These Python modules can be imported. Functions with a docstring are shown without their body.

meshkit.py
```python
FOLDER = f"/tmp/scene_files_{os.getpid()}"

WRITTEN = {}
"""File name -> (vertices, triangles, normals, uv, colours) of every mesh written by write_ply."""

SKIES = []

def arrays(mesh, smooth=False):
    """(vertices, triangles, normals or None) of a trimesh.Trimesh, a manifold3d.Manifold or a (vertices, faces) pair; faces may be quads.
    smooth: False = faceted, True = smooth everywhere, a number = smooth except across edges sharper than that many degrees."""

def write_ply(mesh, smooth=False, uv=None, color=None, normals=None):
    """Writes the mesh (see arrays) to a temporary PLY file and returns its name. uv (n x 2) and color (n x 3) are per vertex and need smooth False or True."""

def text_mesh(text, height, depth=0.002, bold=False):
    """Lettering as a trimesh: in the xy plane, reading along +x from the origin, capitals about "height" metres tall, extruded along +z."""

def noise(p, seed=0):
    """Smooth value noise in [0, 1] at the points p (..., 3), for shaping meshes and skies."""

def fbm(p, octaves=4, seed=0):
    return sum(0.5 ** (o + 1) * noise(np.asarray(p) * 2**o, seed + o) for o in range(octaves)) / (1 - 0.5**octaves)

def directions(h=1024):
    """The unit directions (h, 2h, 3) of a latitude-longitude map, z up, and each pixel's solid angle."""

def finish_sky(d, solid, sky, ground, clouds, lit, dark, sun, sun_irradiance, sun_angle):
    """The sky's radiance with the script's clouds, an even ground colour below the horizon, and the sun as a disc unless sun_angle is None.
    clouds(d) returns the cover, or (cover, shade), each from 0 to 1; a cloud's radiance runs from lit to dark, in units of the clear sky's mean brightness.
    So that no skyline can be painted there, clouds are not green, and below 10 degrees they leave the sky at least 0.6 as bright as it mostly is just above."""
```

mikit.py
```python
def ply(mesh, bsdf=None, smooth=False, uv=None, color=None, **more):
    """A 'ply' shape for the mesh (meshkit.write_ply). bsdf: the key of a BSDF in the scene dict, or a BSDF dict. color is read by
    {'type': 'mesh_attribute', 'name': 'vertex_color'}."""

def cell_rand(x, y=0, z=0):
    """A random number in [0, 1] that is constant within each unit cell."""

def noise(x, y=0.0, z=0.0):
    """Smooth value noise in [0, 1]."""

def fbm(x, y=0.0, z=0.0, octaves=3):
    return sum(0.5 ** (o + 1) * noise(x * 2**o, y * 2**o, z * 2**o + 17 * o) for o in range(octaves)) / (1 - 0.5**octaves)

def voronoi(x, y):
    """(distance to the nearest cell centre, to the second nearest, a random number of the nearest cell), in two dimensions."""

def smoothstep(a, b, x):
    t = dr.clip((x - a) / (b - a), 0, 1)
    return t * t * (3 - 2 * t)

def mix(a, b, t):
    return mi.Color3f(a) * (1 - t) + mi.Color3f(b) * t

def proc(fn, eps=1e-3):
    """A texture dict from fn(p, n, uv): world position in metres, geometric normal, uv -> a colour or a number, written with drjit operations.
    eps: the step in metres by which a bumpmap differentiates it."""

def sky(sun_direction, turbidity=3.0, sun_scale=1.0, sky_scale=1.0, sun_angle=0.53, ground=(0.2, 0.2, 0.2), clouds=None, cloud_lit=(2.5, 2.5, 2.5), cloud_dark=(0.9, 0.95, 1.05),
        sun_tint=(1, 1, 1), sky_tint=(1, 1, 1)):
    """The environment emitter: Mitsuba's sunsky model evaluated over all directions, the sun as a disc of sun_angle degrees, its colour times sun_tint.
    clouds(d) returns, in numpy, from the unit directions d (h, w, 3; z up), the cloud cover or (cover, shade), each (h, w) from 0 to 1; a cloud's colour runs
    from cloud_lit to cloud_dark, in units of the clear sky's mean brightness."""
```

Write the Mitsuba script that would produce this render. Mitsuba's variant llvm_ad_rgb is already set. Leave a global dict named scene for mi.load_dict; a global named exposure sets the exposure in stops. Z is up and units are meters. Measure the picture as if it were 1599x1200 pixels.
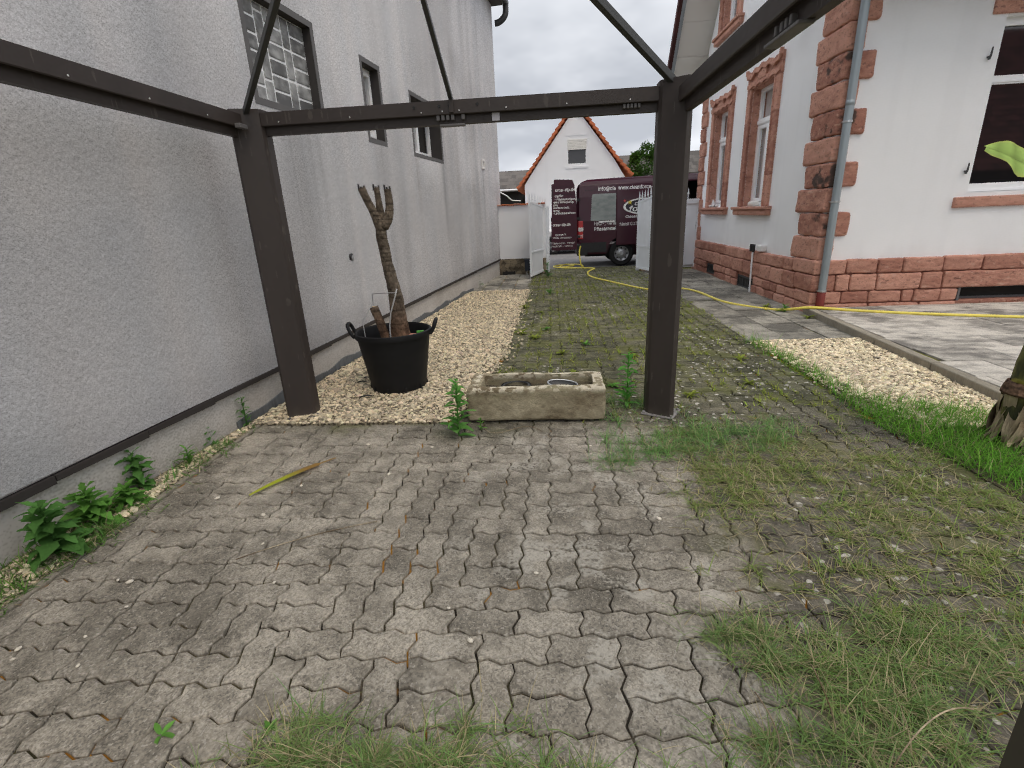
import math, random
import numpy as np, trimesh, drjit as dr, mitsuba as mi
import mikit, meshkit
from mikit import noise, fbm, voronoi, cell_rand, smoothstep, mix
from shapely.geometry import Polygon, LineString, box as sbox
from shapely.ops import unary_union
T = mi.ScalarTransform4f

# ------------------------------------------------------------------ camera, sky, exposure
YAW, PITCH, ROLL, EYE = -0.08807247, 0.32525784, -0.04606204, 1.6
_f = np.array([math.sin(YAW) * math.cos(PITCH), math.cos(YAW) * math.cos(PITCH), -math.sin(PITCH)])
_r = np.array([math.cos(YAW), -math.sin(YAW), 0.0]); _u = np.cross(_r, _f)
_up = -_r * math.sin(ROLL) + _u * math.cos(ROLL)
scene, labels = {'type': 'scene'}, {}
scene['camera'] = {'type': 'perspective', 'fov': 90.81, 'fov_axis': 'x', 'near_clip': 0.05, 'far_clip': 900.0,
                   'to_world': T().look_at(origin=[0, 0, EYE], target=[float(v) for v in _f + np.array([0, 0, EYE])], up=[float(v) for v in _up])}

def overcast(d):                 # an overcast sky: brightest overhead, darker bellies of cloud
    p = np.stack([d[..., 0], d[..., 1], d[..., 2]], -1) / (0.22 + np.abs(d[..., 2:3]))
    n = meshkit.fbm(p * 1.7 + 7.3, 6, 3); n2 = meshkit.fbm(p * 0.7 + 2.1, 3, 9)
    return np.ones(d.shape[:2]), np.clip(0.55 * (1 - np.clip(d[..., 2], 0, 1)) + 2.2 * (n - 0.5) + 1.2 * (n2 - 0.5) + 0.08, 0.0, 1.0)

scene['sky'] = mikit.sky([0.35, -0.45, 0.9], turbidity=4, sun_scale=0.16, sun_angle=28, clouds=overcast,
                         cloud_lit=(2.75, 2.8, 2.9), cloud_dark=(1.2, 1.27, 1.40), ground=(0.2, 0.2, 0.19))
exposure = 2.05

RNG = np.random.default_rng(7)
rnd = random.Random(11)

# ------------------------------------------------------------------ helpers
def obj(key, mesh, mat, smooth=False, parent=None, **kw):
    """One entry of the scene; a key that is taken gets the next three-digit number."""
    key = (parent + '__' if parent else '') + key
    k, n = key, 0
    while k in scene:
        n += 1; k = f'{key}_{n:03d}'
    scene[k] = mikit.ply(mesh, mat, smooth, **kw)
    return k

COUNT = {}
def thing(name, label, cat, group=None):
    n = COUNT.get(name, -1) + 1; COUNT[name] = n
    key = name if n == 0 else f'{name}_{n:03d}'
    labels[key] = {'label': label, 'category': cat}
    if group: labels[key]['group'] = group
    return key

def tag(key, label, cat=None, kind=None, group=None):
    labels[key] = {'label': label}
    if cat: labels[key]['category'] = cat
    if kind: labels[key]['kind'] = kind
    if group: labels[key]['group'] = group
    return key

def cat(*ms):
    ms = [m for m in (ms[0] if len(ms) == 1 and isinstance(ms[0], (list, tuple)) else ms) if m is not None]
    return trimesh.util.concatenate(ms)

def bx(x0, x1, y0, y1, z0, z1):
    m = trimesh.creation.box(extents=[x1 - x0, y1 - y0, z1 - z0])
    m.apply_translation([(x0 + x1) / 2, (y0 + y1) / 2, (z0 + z1) / 2]); return m

def gridbox(cx, cy, cz):
    """A box surface (merged vertices) with the given coordinates along each axis."""
    V, F, n = [], [], 0
    cs = [np.asarray(c, float) for c in (cx, cy, cz)]
    for ax in range(3):
        a, b = (ax + 1) % 3, (ax + 2) % 3
        A, B = np.meshgrid(cs[a], cs[b], indexing='ij')
        for side in (0, -1):
            p = np.zeros(A.shape + (3,)); p[..., ax] = cs[ax][side]; p[..., a] = A; p[..., b] = B
            na, nb = A.shape
            idx = np.arange(na * nb).reshape(na, nb) + n
            q = np.stack([idx[:-1, :-1], idx[1:, :-1], idx[1:, 1:], idx[:-1, 1:]], -1).reshape(-1, 4)
            if side == 0: q = q[:, ::-1]
            V.append(p.reshape(-1, 3)); F.append(q); n += na * nb
    V, F = np.vstack(V), np.vstack(F)
    F = np.vstack([F[:, [0, 1, 2]], F[:, [0, 2, 3]]])
    m = trimesh.Trimesh(V, F, process=False); m.merge_vertices(); return m

def rbox(x0, x1, y0, y1, z0, z1, r=0.01, seg=None, amp=0.0, scale=8.0, seed=0):
    """A box with rounded edges; seg = length of a cell, amp = height of its roughness."""
    lo, hi = np.array([x0, y0, z0]), np.array([x1, y1, z1])
    r = min(r, 0.45 * float((hi - lo).min()))
    cs = []
    for k in range(3):
        a, b = lo[k], hi[k]
        n = 1 if seg is None else max(1, int(round((b - a - 2 * r) / seg)))
        cs.append(np.concatenate([[a, a + 0.35 * r], np.linspace(a + r, b - r, n + 1), [b - 0.35 * r, b]]))
    m = gridbox(*cs)
    v = np.array(m.vertices); inner = np.clip(v, lo + r, hi - r); d = v - inner
    L = np.linalg.norm(d, axis=1, keepdims=True); nd = d / np.maximum(L, 1e-9)
    v = inner + nd * np.minimum(L, r) 
    if amp:
        f = meshkit.fbm(v * scale + seed * 13.7, 4, seed) - 0.5
        v = v + nd * (f * 2 * amp)[:, None]
    return trimesh.Trimesh(v, m.faces, process=False)

def tube(pts, rad, n=8, cap=True):
    pts = np.asarray(pts, float); rad = np.broadcast_to(rad, (len(pts),))
    tn = np.gradient(pts, axis=0); tn /= np.maximum(np.linalg.norm(tn, axis=1, keepdims=True), 1e-9)
    ref = np.array([0, 0, 1.0]) if abs(tn[0][2]) < 0.9 else np.array([1.0, 0, 0])
    V = []
    for p, t, r in zip(pts, tn, rad):
        a = np.cross(t, ref); a /= np.linalg.norm(a) + 1e-9; b = np.cross(t, a); ref = -b if False else np.cross(a, t)
        th = np.arange(n) / n * 2 * np.pi
        V.append(p + r * (np.cos(th)[:, None] * a + np.sin(th)[:, None] * b))
    V = np.vstack(V); k = len(pts); F = []
    for i in range(k - 1):
        for j in range(n):
            a, b = i * n + j, i * n + (j + 1) % n
            F += [[a, b, b + n], [a, b + n, a + n]]
    if cap:
        V = np.vstack([V, pts[0], pts[-1]]); c0, c1 = len(V) - 2, len(V) - 1
        for j in range(n):
            F += [[c0, (j + 1) % n, j], [c1, (k - 1) * n + j, (k - 1) * n + (j + 1) % n]]
    return trimesh.Trimesh(V, np.array(F), process=False)

def smooth_path(pts, n=8):
    from scipy.interpolate import CubicSpline
    pts = np.asarray(pts, float)
    d = np.concatenate([[0], np.cumsum(np.sqrt(np.linalg.norm(np.diff(pts, axis=0), axis=1)) + 1e-6)])
    return CubicSpline(d, pts)(np.linspace(0, d[-1], (len(pts) - 1) * n + 1))

def lathe(prof, n=40):
    prof = np.asarray(prof, float); th = np.arange(n) / n * 2 * np.pi
    V = np.stack([np.outer(prof[:, 0], np.cos(th)), np.outer(prof[:, 0], np.sin(th)), np.repeat(prof[:, 1:2], n, 1)], -1).reshape(-1, 3)
    F = []
    for i in range(len(prof) - 1):
        for j in range(n):
            a, b = i * n + j, i * n + (j + 1) % n
            F += [[a, b, b + n], [a, b + n, a + n]]
    return trimesh.Trimesh(V, np.array(F), process=False)

def extr(poly, h):
    return trimesh.creation.extrude_polygon(poly, h, engine='earcut')

def place(m, M):
    m = m.copy(); M = np.asarray(M, float); m.apply_transform(M) if M.shape == (4, 4) else None
    return m

def mat4(cols, t=(0, 0, 0)):
    M = np.eye(4); M[:3, 0], M[:3, 1], M[:3, 2], M[:3, 3] = cols[0], cols[1], cols[2], t; return M

def wall_xz(poly, y0, y1):
    """A polygon drawn in (x, z), extruded from y0 to y1."""
    m = extr(poly, y1 - y0); v = np.array(m.vertices)
    return trimesh.Trimesh(np.stack([v[:, 0], y1 - v[:, 2], v[:, 1]], -1), m.faces, process=False)

def wall_yz(poly, x0, x1):
    m = extr(poly, x1 - x0); v = np.array(m.vertices)
    return trimesh.Trimesh(np.stack([x0 + v[:, 2], v[:, 0], v[:, 1]], -1), m.faces, process=False)

def rect(p, e1, e2):
    p, e1, e2 = (np.asarray(v, float) for v in (p, e1, e2))
    return trimesh.Trimesh(np.array([p, p + e1, p + e1 + e2, p + e2]), [[0, 1, 2], [0, 2, 3]], process=False)

def rotz(a, t=(0, 0, 0)):
    M = np.eye(4); M[:2, :2] = [[math.cos(a), -math.sin(a)], [math.sin(a), math.cos(a)]]; M[:3, 3] = t; return M

# ------------------------------------------------------------------ materials
def M(name, color, rough=0.7, bump=None, bscale=1.0, eps=1e-3, **kw):
    base = mikit.proc(color) if callable(color) else {'type': 'rgb', 'value': list(color)}
    b = {'type': 'principled', 'base_color': base, 'roughness': rough, **kw}
    if bump is not None:
        b = {'type': 'bumpmap', 'arbitrary': mikit.proc(bump, eps), 'scale': bscale, 'bsdf': b}
    scene['mat_' + name] = {'type': 'twosided', 'bsdf': b}
    return 'mat_' + name

def grain(p, s, k=0.0):
    return noise(p.x * s + k, p.y * s + k * 1.7, p.z * s - k)

def c_plaster(p, n, uv):          # old grey mineral render: coarse grain, dirt runs
    s = 0.1115 * p.x + 0.99377 * p.y
    g = grain(p, 190) * 0.6 + grain(p, 85, 3.1) * 0.4
    run = fbm(s * 2.3, p.z * 0.16, 4.0, 4)
    blot = fbm(s * 0.8, p.z * 0.8, 1.0, 4)
    fine = noise(s * 7.0, p.z * 0.30, 2.0)
    low = smoothstep(2.75, 2.1, p.z + 0.9 * (blot - 0.5)) * smoothstep(0.0, 0.6, p.z)
    v = 0.56 * (1.0 + 0.9 * (g - 0.5) + 0.40 * (grain(p, 300, 8.0) - 0.5))
    v = v * (1 - 0.15 * smoothstep(0.50, 0.80, run)) * (0.86 + 0.24 * smoothstep(0.25, 0.75, blot)) * (0.97 + 0.06 * fine)
    v = v * (1 - 0.22 * low * smoothstep(0.34, 0.62, blot))
    for a, w, z0 in ((5.0, 0.55, 2.58), (6.75, 0.20, 2.52), (8.15, 0.10, 2.49), (9.45, 0.08, 2.49), (12.5, 0.12, 2.62)):   # dirt run off the sills
        v = v * (1 - 0.20 * smoothstep(w, 0.25 * w, dr.abs(s - a + 0.05 * (fine - 0.5))) * smoothstep(z0 + 0.02, z0 - 0.05, p.z) * smoothstep(0.6, 2.4, p.z + 0.6 * (run - 0.5)) * (0.4 + 0.9 * noise(s * 26, p.z * 0.5, 5.0)))
    v = v * (1 - 0.22 * smoothstep(0.75, 0.34, p.z + 0.4 * (blot - 0.5)))
    return mix((0.94, 0.955, 1.0), (0.985, 0.97, 0.99), fine) * v

def b_plaster(p, n, uv):
    return grain(p, 110) * 0.6 + grain(p, 48, 5.0) * 0.4

def c_plinth_render(p, n, uv):
    g = grain(p, 90) * 0.5 + fbm(p.y * 2.0, p.z * 3.0, 3.0, 4) * 0.5
    d = smoothstep(0.35, 0.0, p.z + 0.25 * fbm(p.y * 3, p.x * 3, 1.0, 3))
    return mix((0.50, 0.48, 0.46), (0.30, 0.28, 0.25), smoothstep(0.35, 0.7, g) * 0.6 + 0.4 * d)

def c_white(p, n, uv):            # clean white render
    g = fbm(p.x * 1.3 + 2, p.y * 1.3, p.z * 1.1, 4)
    f = grain(p, 70)
    spl = smoothstep(1.15, 0.74, p.z + 0.35 * fbm(p.x * 5, p.y * 5, 2.0, 3)) * smoothstep(0.5, 0.74, p.z)
    drip = smoothstep(0.55, 0.75, fbm(p.x * 6, p.y * 6, p.z * 0.35, 4))
    return mi.Color3f(0.79, 0.80, 0.82) * (0.93 + 0.10 * g + 0.03 * f) * (1 - 0.025 * drip - 0.08 * spl)

def c_sand(p, n, uv):             # red sandstone, tooled; uv.x is the stone's own tone
    g = fbm(p.x * 9, p.y * 9, p.z * 14, 4); f = grain(p, 90); k = fbm(p.x * 31, p.y * 31, p.z * 31, 3)
    c = mix((0.325, 0.145, 0.106), (0.53, 0.282, 0.212), smoothstep(0.25, 0.75, g * 0.6 + uv.x * 0.45))
    c = c * (0.84 + 0.28 * f) * (1 - 0.40 * smoothstep(0.6, 0.75, k))
    return mix(c, (0.52, 0.33, 0.26), 0.6 * smoothstep(0.67, 0.75, fbm(p.x * 17 + 5, p.y * 17, p.z * 17, 3)))

def c_sand_dark(p, n, uv):        # the weathered ones with black crust
    c = c_sand(p, n, uv)
    k = fbm(p.x * 6.5 + 1, p.y * 6.5, p.z * 6.5, 4)
    near = smoothstep(0.42, 0.12, dr.abs(p.y - 7.95)) * smoothstep(0.30, 0.05, dr.abs(p.x - 3.90))
    return mix(c, (0.040, 0.034, 0.031), 0.9 * smoothstep(0.55, 0.63, k * 0.55 + 0.33 * near))

def b_stone(p, n, uv):
    return fbm(p.x * 28, p.y * 28, p.z * 34, 4)

def paver_zone(p):
    e = 0.55 * (fbm(p.x * 1.5, p.y * 1.5, 3.0, 3) - 0.5)
    under = smoothstep(1.05, 0.60, p.x + e) * smoothstep(3.95, 3.35, p.y + e * 0.6)
    far = smoothstep(3.4, 4.4, p.y + e)
    return under, far

def c_paver(p, n, uv):
    sp = noise(p.x * 210, p.y * 210, p.z * 90); sp2 = noise(p.x * 95, p.y * 95, 7.0)
    st = fbm(p.x * 3.1, p.y * 3.1, 2.0, 5); st2 = fbm(p.x * 11, p.y * 11, 9.0, 4)
    under, far = paver_zone(p)
    t = 0.22 * uv.x + 0.70 * (st - 0.5) + 0.80 * (st2 - 0.5) + 0.38
    clean = mix((0.138, 0.124, 0.100), (0.345, 0.315, 0.262), smoothstep(0.05, 0.95, t))
    old = mix((0.048, 0.043, 0.034), (0.160, 0.144, 0.112), smoothstep(0.1, 0.95, t))
    c = mix(old, clean, under)
    mossy = mix((0.040, 0.041, 0.022), (0.135, 0.130, 0.080), smoothstep(0.1, 0.95, t))
    c = mix(c, mossy, far)
    dry = smoothstep(0.5, 0.7, fbm(p.x * 0.7 + 3, p.y * 0.35, 5.0, 3)) * smoothstep(7.5, 9.0, p.y)
    c = mix(c, (0.30, 0.285, 0.235), 0.6 * dry)
    c = c * (0.36 + 0.80 * sp + 0.52 * sp2)
    grit = smoothstep(0.80, 0.90, noise(p.x * 120 + 9, p.y * 120, 3.0))
    c = mix(c, (0.45, 0.42, 0.37), 0.55 * grit * (0.5 + 0.5 * under))
    lf = (1 - under) * smoothstep(0.42, 0.60, fbm(p.x * 1.2, p.y * 1.2, 11.0, 3))
    v = voronoi(p.x * 13 + 0.6 * st2, p.y * 13)
    lich = smoothstep(0.26, 0.20, v[0] * (0.6 + 1.2 * noise(p.x * 60, p.y * 60, 1.0)) + 0.16 * (1 - v[2])) * smoothstep(0.50, 0.58, v[2])
    c = mix(c, (0.50, 0.48, 0.43), 0.85 * lich * lf)
    moss = smoothstep(0.50, 0.68, fbm(p.x * 4.5, p.y * 4.5, 21.0, 4)) * (1 - under)
    c = mix(c, (0.095, 0.102, 0.026), 0.60 * moss)
    whit = smoothstep(0.57, 0.70, fbm(p.x * 6.0 + 4, p.y * 6.0, 31.0, 4)) * under * smoothstep(-0.9, -0.1, p.x)
    return mix(c, (0.43, 0.41, 0.36), 0.55 * whit * smoothstep(0.30, 0.70, sp2 * 0.6 + st2 * 0.5))

def b_paver(p, n, uv):
    return noise(p.x * 170, p.y * 170, p.z * 60) * 0.6 + noise(p.x * 60, p.y * 60, 4.0) * 0.7

def c_joint(p, n, uv):
    under, far = paver_zone(p)
    k = fbm(p.x * 7, p.y * 7, 1.0, 4); k2 = fbm(p.x * 3 + 9, p.y * 3, 2.0, 3); f = noise(p.x * 160, p.y * 160, 1.0)
    c = mix((0.022, 0.018, 0.013), (0.085, 0.070, 0.050), smoothstep(0.3, 0.7, k)) * (0.6 + 0.8 * f)
    c = mix(c, (0.135, 0.135, 0.022), smoothstep(0.38, 0.56, k2) * (1 - 0.88 * under))
    return mix(c, (0.33, 0.15, 0.022), smoothstep(0.665, 0.70, fbm(p.x * 5 + 31, p.y * 5, 2.0, 2)))

def c_slab(p, n, uv):
    st = fbm(p.x * 2.6, p.y * 2.6, 2.0, 5); f = noise(p.x * 140, p.y * 140, p.z * 60); k = fbm(p.x * 14, p.y * 14, 6.0, 3)
    c = mix((0.10, 0.095, 0.082), (0.30, 0.285, 0.245), smoothstep(0.15, 0.9, 0.28 * uv.x + 1.0 * (st - 0.5) + 0.6 * (k - 0.5) + 0.36))
    return c * (0.72 + 0.5 * f)

def c_tile(p, n, uv):             # cut stone terrace tiles, streaked dirt
    st = fbm(p.x * 2.4, p.y * 3.4, 2.0, 5); k = fbm(p.x * 8, p.y * 13, 6.0, 4); f = noise(p.x * 120, p.y * 120, 1.0)
    t = smoothstep(0.1, 0.95, 0.30 * uv.x + 0.8 * (st - 0.5) + 0.8 * (k - 0.5) + 0.40)
    return mix((0.15, 0.14, 0.127), (0.50, 0.47, 0.42), t) * (0.82 + 0.3 * f)

def c_trough(p, n, uv):
    g = fbm(p.x * 5, p.y * 9, p.z * 7, 5); k = fbm(p.x * 22, p.y * 22, p.z * 22, 4); f = grain(p, 120)
    c = mix((0.135, 0.105, 0.062), (0.42, 0.375, 0.265), smoothstep(0.22, 0.78, 0.75 * g + 0.35 * k - 0.05))
    top = smoothstep(0.235, 0.285, p.z)
    c = mix(c, (0.085, 0.085, 0.028), 0.75 * smoothstep(0.46, 0.6, k * 0.6 + g * 0.4) * smoothstep(0.15, 0.30, p.z))
    c = mix(c, (0.62, 0.57, 0.45), 0.8 * top * smoothstep(0.47, 0.56, k))
    return c * (0.75 + 0.45 * f)

def c_soil(p, n, uv):
    g = fbm(p.x * 4, p.y * 4, 1.0, 5); f = noise(p.x * 90, p.y * 90, 3.0)
    return mix((0.030, 0.024, 0.016), (0.095, 0.080, 0.050), g) * (0.6 + 0.8 * f)

def c_land(p, n, uv):
    g = fbm(p.x * 0.3, p.y * 0.3, 1.0, 5)
    return mix((0.05, 0.06, 0.025), (0.10, 0.10, 0.05), g)

def c_asphalt(p, n, uv):
    f = noise(p.x * 60, p.y * 60, 1.0); g = fbm(p.x * 0.8, p.y * 0.8, 2.0, 4)
    return mi.Color3f(0.135, 0.133, 0.135) * (0.7 + 0.3 * f + 0.45 * g)

def c_gbed(p, n, uv):
    v = voronoi(p.x * 42, p.y * 42)
    return mix((0.36, 0.31, 0.21), (0.07, 0.058, 0.04), smoothstep(0.25, 0.6, v[0])) * (0.7 + 0.5 * v[2])

def c_bark(p, n, uv):
    g = fbm(p.x * 14, p.y * 14, p.z * 5, 4); k = fbm(p.x * 60, p.y * 60, p.z * 38, 3)
    low = smoothstep(0.95, 0.55, p.z)
    ring = smoothstep(0.62, 0.70, noise(p.x * 9, p.y * 9, p.z * 55))
    c = mix((0.060, 0.046, 0.033), (0.20, 0.16, 0.12), smoothstep(0.25, 0.8, 0.6 * g + 0.45 * k))
    c = c * (1 - 0.45 * ring) * (0.65 + 0.6 * noise(p.x * 130, p.y * 130, p.z * 60))
    return mix(c, c * mi.Color3f(1.0, 0.74, 0.62), low)

def b_bark(p, n, uv):
    return fbm(p.x * 40, p.y * 40, p.z * 26, 4)

def c_brown(p, n, uv):
    dust = fbm(p.x * 5, p.y * 5, p.z * 1.2, 4); scr = smoothstep(0.78, 0.84, noise(p.x * 70, p.y * 70, p.z * 9)) * smoothstep(0.5, 0.65, fbm(p.x * 9, p.y * 9, p.z * 9, 3))
    c = mi.Color3f(0.037, 0.0285, 0.0255) * (0.72 + 0.52 * dust + 0.08 * grain(p, 130))
    c = mix(c, (0.115, 0.10, 0.085), 0.35 * scr)
    return mix(c, (0.13, 0.115, 0.09), 0.5 * smoothstep(0.16, 0.0, p.z + 0.12 * fbm(p.x * 18, p.y * 18, p.z * 10, 3)))

def c_gatew(p, n, uv):
    g = fbm(p.x * 4, p.y * 4, p.z * 2, 4)
    return mi.Color3f(0.78, 0.81, 0.85) * (0.9 + 0.14 * g)

def c_slate(p, n, uv):
    row = dr.floor(p.z * 5.0); a = cell_rand(dr.floor(p.x * 4.0 + 0.5 * row), row, 3.0)
    e = smoothstep(0.0, 0.12, p.z * 5.0 - row)
    return mi.Color3f(0.105, 0.097, 0.090) * (0.6 + 0.6 * a) * (0.55 + 0.45 * e)

def c_oldwall(p, n, uv):
    v = voronoi(p.x * 8, p.z * 10); g = fbm(p.x * 6, p.y * 6, p.z * 6, 4)
    return mix((0.06, 0.048, 0.033), (0.26, 0.215, 0.15), smoothstep(0.2, 0.8, g * 0.7 + 0.4 * v[2])) * (0.55 + 0.45 * smoothstep(0.0, 0.15, v[1] - v[0]))

def c_stem(p, n, uv):
    g = fbm(p.x * 16, p.y * 16, p.z * 5, 4)
    c = mix((0.028, 0.030, 0.012), (0.15, 0.15, 0.035), smoothstep(0.35, 0.7, g))
    return mix(c, (0.30, 0.26, 0.05), 0.7 * smoothstep(0.62, 0.7, fbm(p.x * 9 + 3, p.y * 9, p.z * 9, 3)))

def c_dryleaf(p, n, uv):
    g = fbm(p.x * 8, p.y * 8, p.z * 4, 4); s = noise(p.x * 120, p.y * 120, p.z * 12)
    return mix((0.13, 0.085, 0.045), (0.55, 0.46, 0.32), smoothstep(0.25, 0.75, g)) * (0.7 + 0.5 * s)

M('plaster', c_plaster, 0.95, b_plaster, 0.0012, 2e-3)
M('plinth_render', c_plinth_render, 0.95)
M('white', c_white, 0.9, lambda p, n, uv: grain(p, 75), 0.0012, 2e-3)
M('sand', c_sand, 0.95, b_stone, 0.018, 2e-3)
M('sand_dark', c_sand_dark, 0.95, b_stone, 0.022, 2e-3)
M('paver', c_paver, 0.92, b_paver, 0.0022, 2e-3)
M('joint', c_joint, 1.0)
M('slab', c_slab, 0.92)
M('tile', c_tile, 0.8)
M('trough', c_trough, 0.97, lambda p, n, uv: fbm(p.x * 45, p.y * 45, p.z * 45, 3), 0.010, 2e-3)
M('soil', c_soil, 1.0)
M('land', c_land, 1.0)
M('asphalt', c_asphalt, 0.9)
M('gbed', c_gbed, 1.0)
M('bark', c_bark, 0.95, b_bark, 0.040, 2e-3)
M('brown', c_brown, 0.55)
M('gatew', c_gatew, 0.5)
M('slate', c_slate, 0.85)
M('oldwall', c_oldwall, 1.0)
M('stem', c_stem, 0.6)
M('dryleaf', c_dryleaf, 0.9)
M('greypaint', (0.115, 0.113, 0.116), 0.75)
M('darkreveal', (0.034, 0.030, 0.029), 0.7)
M('trim', (0.032, 0.027, 0.026), 0.7)
M('membrane', lambda p, n, uv: mi.Color3f(0.115, 0.125, 0.135) * (0.7 + 0.6 * noise(p.y * 60, p.x * 60, p.z * 5)), 0.6)
M('frame', (0.80, 0.81, 0.83), 0.35)
M('frame_shade', (0.55, 0.56, 0.58), 0.5)
M('room', (0.022, 0.021, 0.020), 0.9)
M('curtain', (0.55, 0.56, 0.57), 0.9)
M('zinc', lambda p, n, uv: mi.Color3f(0.30, 0.345, 0.375) * (0.85 + 0.3 * fbm(p.x * 8, p.y * 8, p.z * 1.6, 4)), 0.42, metallic=0.35)
M('clampmetal', (0.55, 0.57, 0.58), 0.3, metallic=0.8)
M('redpipe', (0.20, 0.035, 0.030), 0.6)
M('darkmetal', (0.045, 0.047, 0.050), 0.5)
M('screw', (0.75, 0.75, 0.76), 0.3, metallic=0.6)
M('bracket', (0.12, 0.115, 0.115), 0.5)
M('sticker', (0.52, 0.51, 0.54), 0.6)
M('galv', lambda p, n, uv: mi.Color3f(0.22, 0.21, 0.21) * (0.7 + 0.6 * noise(p.x * 60, p.y * 60, 1.0)), 0.6)
M('rod', (0.040, 0.042, 0.042), 0.45)
M('potplastic', lambda p, n, uv: mi.Color3f(0.0095, 0.0100, 0.0112) * (0.8 + 0.5 * fbm(p.x * 9, p.y * 9, p.z * 14, 4)), 0.55, specular=0.25)
M('cutwood', (0.42, 0.33, 0.21), 0.9)
M('wire', (0.55, 0.55, 0.56), 0.35, metallic=0.5)
M('blackpipe', (0.012, 0.012, 0.013), 0.5)
M('hose', lambda p, n, uv: mi.Color3f(0.78, 0.66, 0.12) * (0.85 + 0.3 * noise(p.x * 40, p.y * 40, p.z * 40)), 0.45)
M('vanpaint', lambda p, n, uv: mi.Color3f(0.056, 0.011, 0.024) * (0.9 + 0.2 * fbm(p.x * 2, p.y * 2, p.z * 2, 3)), 0.25, specular=0.3, clearcoat=0.25, clearcoat_gloss=0.9)
M('vandark', (0.017, 0.017, 0.019), 0.55)
M('vanroom', (0.020, 0.016, 0.017), 0.9)
M('tyre', (0.013, 0.013, 0.014), 0.85)
M('rim', (0.42, 0.43, 0.45), 0.35, metallic=0.6)
M('lampred', (0.50, 0.015, 0.020), 0.2, clearcoat=0.8)
M('lampwhite', (0.70, 0.68, 0.68), 0.2)
M('letter', (0.93, 0.93, 0.93), 0.6)
M('starred', (0.62, 0.07, 0.07), 0.5)
M('staryellow', (0.70, 0.58, 0.04), 0.5)
M('emblemdark', (0.018, 0.016, 0.026), 0.4)
M('carwhite', (0.78, 0.79, 0.81), 0.25, clearcoat=0.6)
M('vanglass', lambda p, n, uv: mix((0.16, 0.185, 0.18), (0.33, 0.36, 0.34), fbm(p.x * 9, p.y * 9, p.z * 12, 4)), 0.12)
M('orange', lambda p, n, uv: mi.Color3f(0.47, 0.135, 0.055) * (0.75 + 0.45 * uv.x), 0.85)
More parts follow.
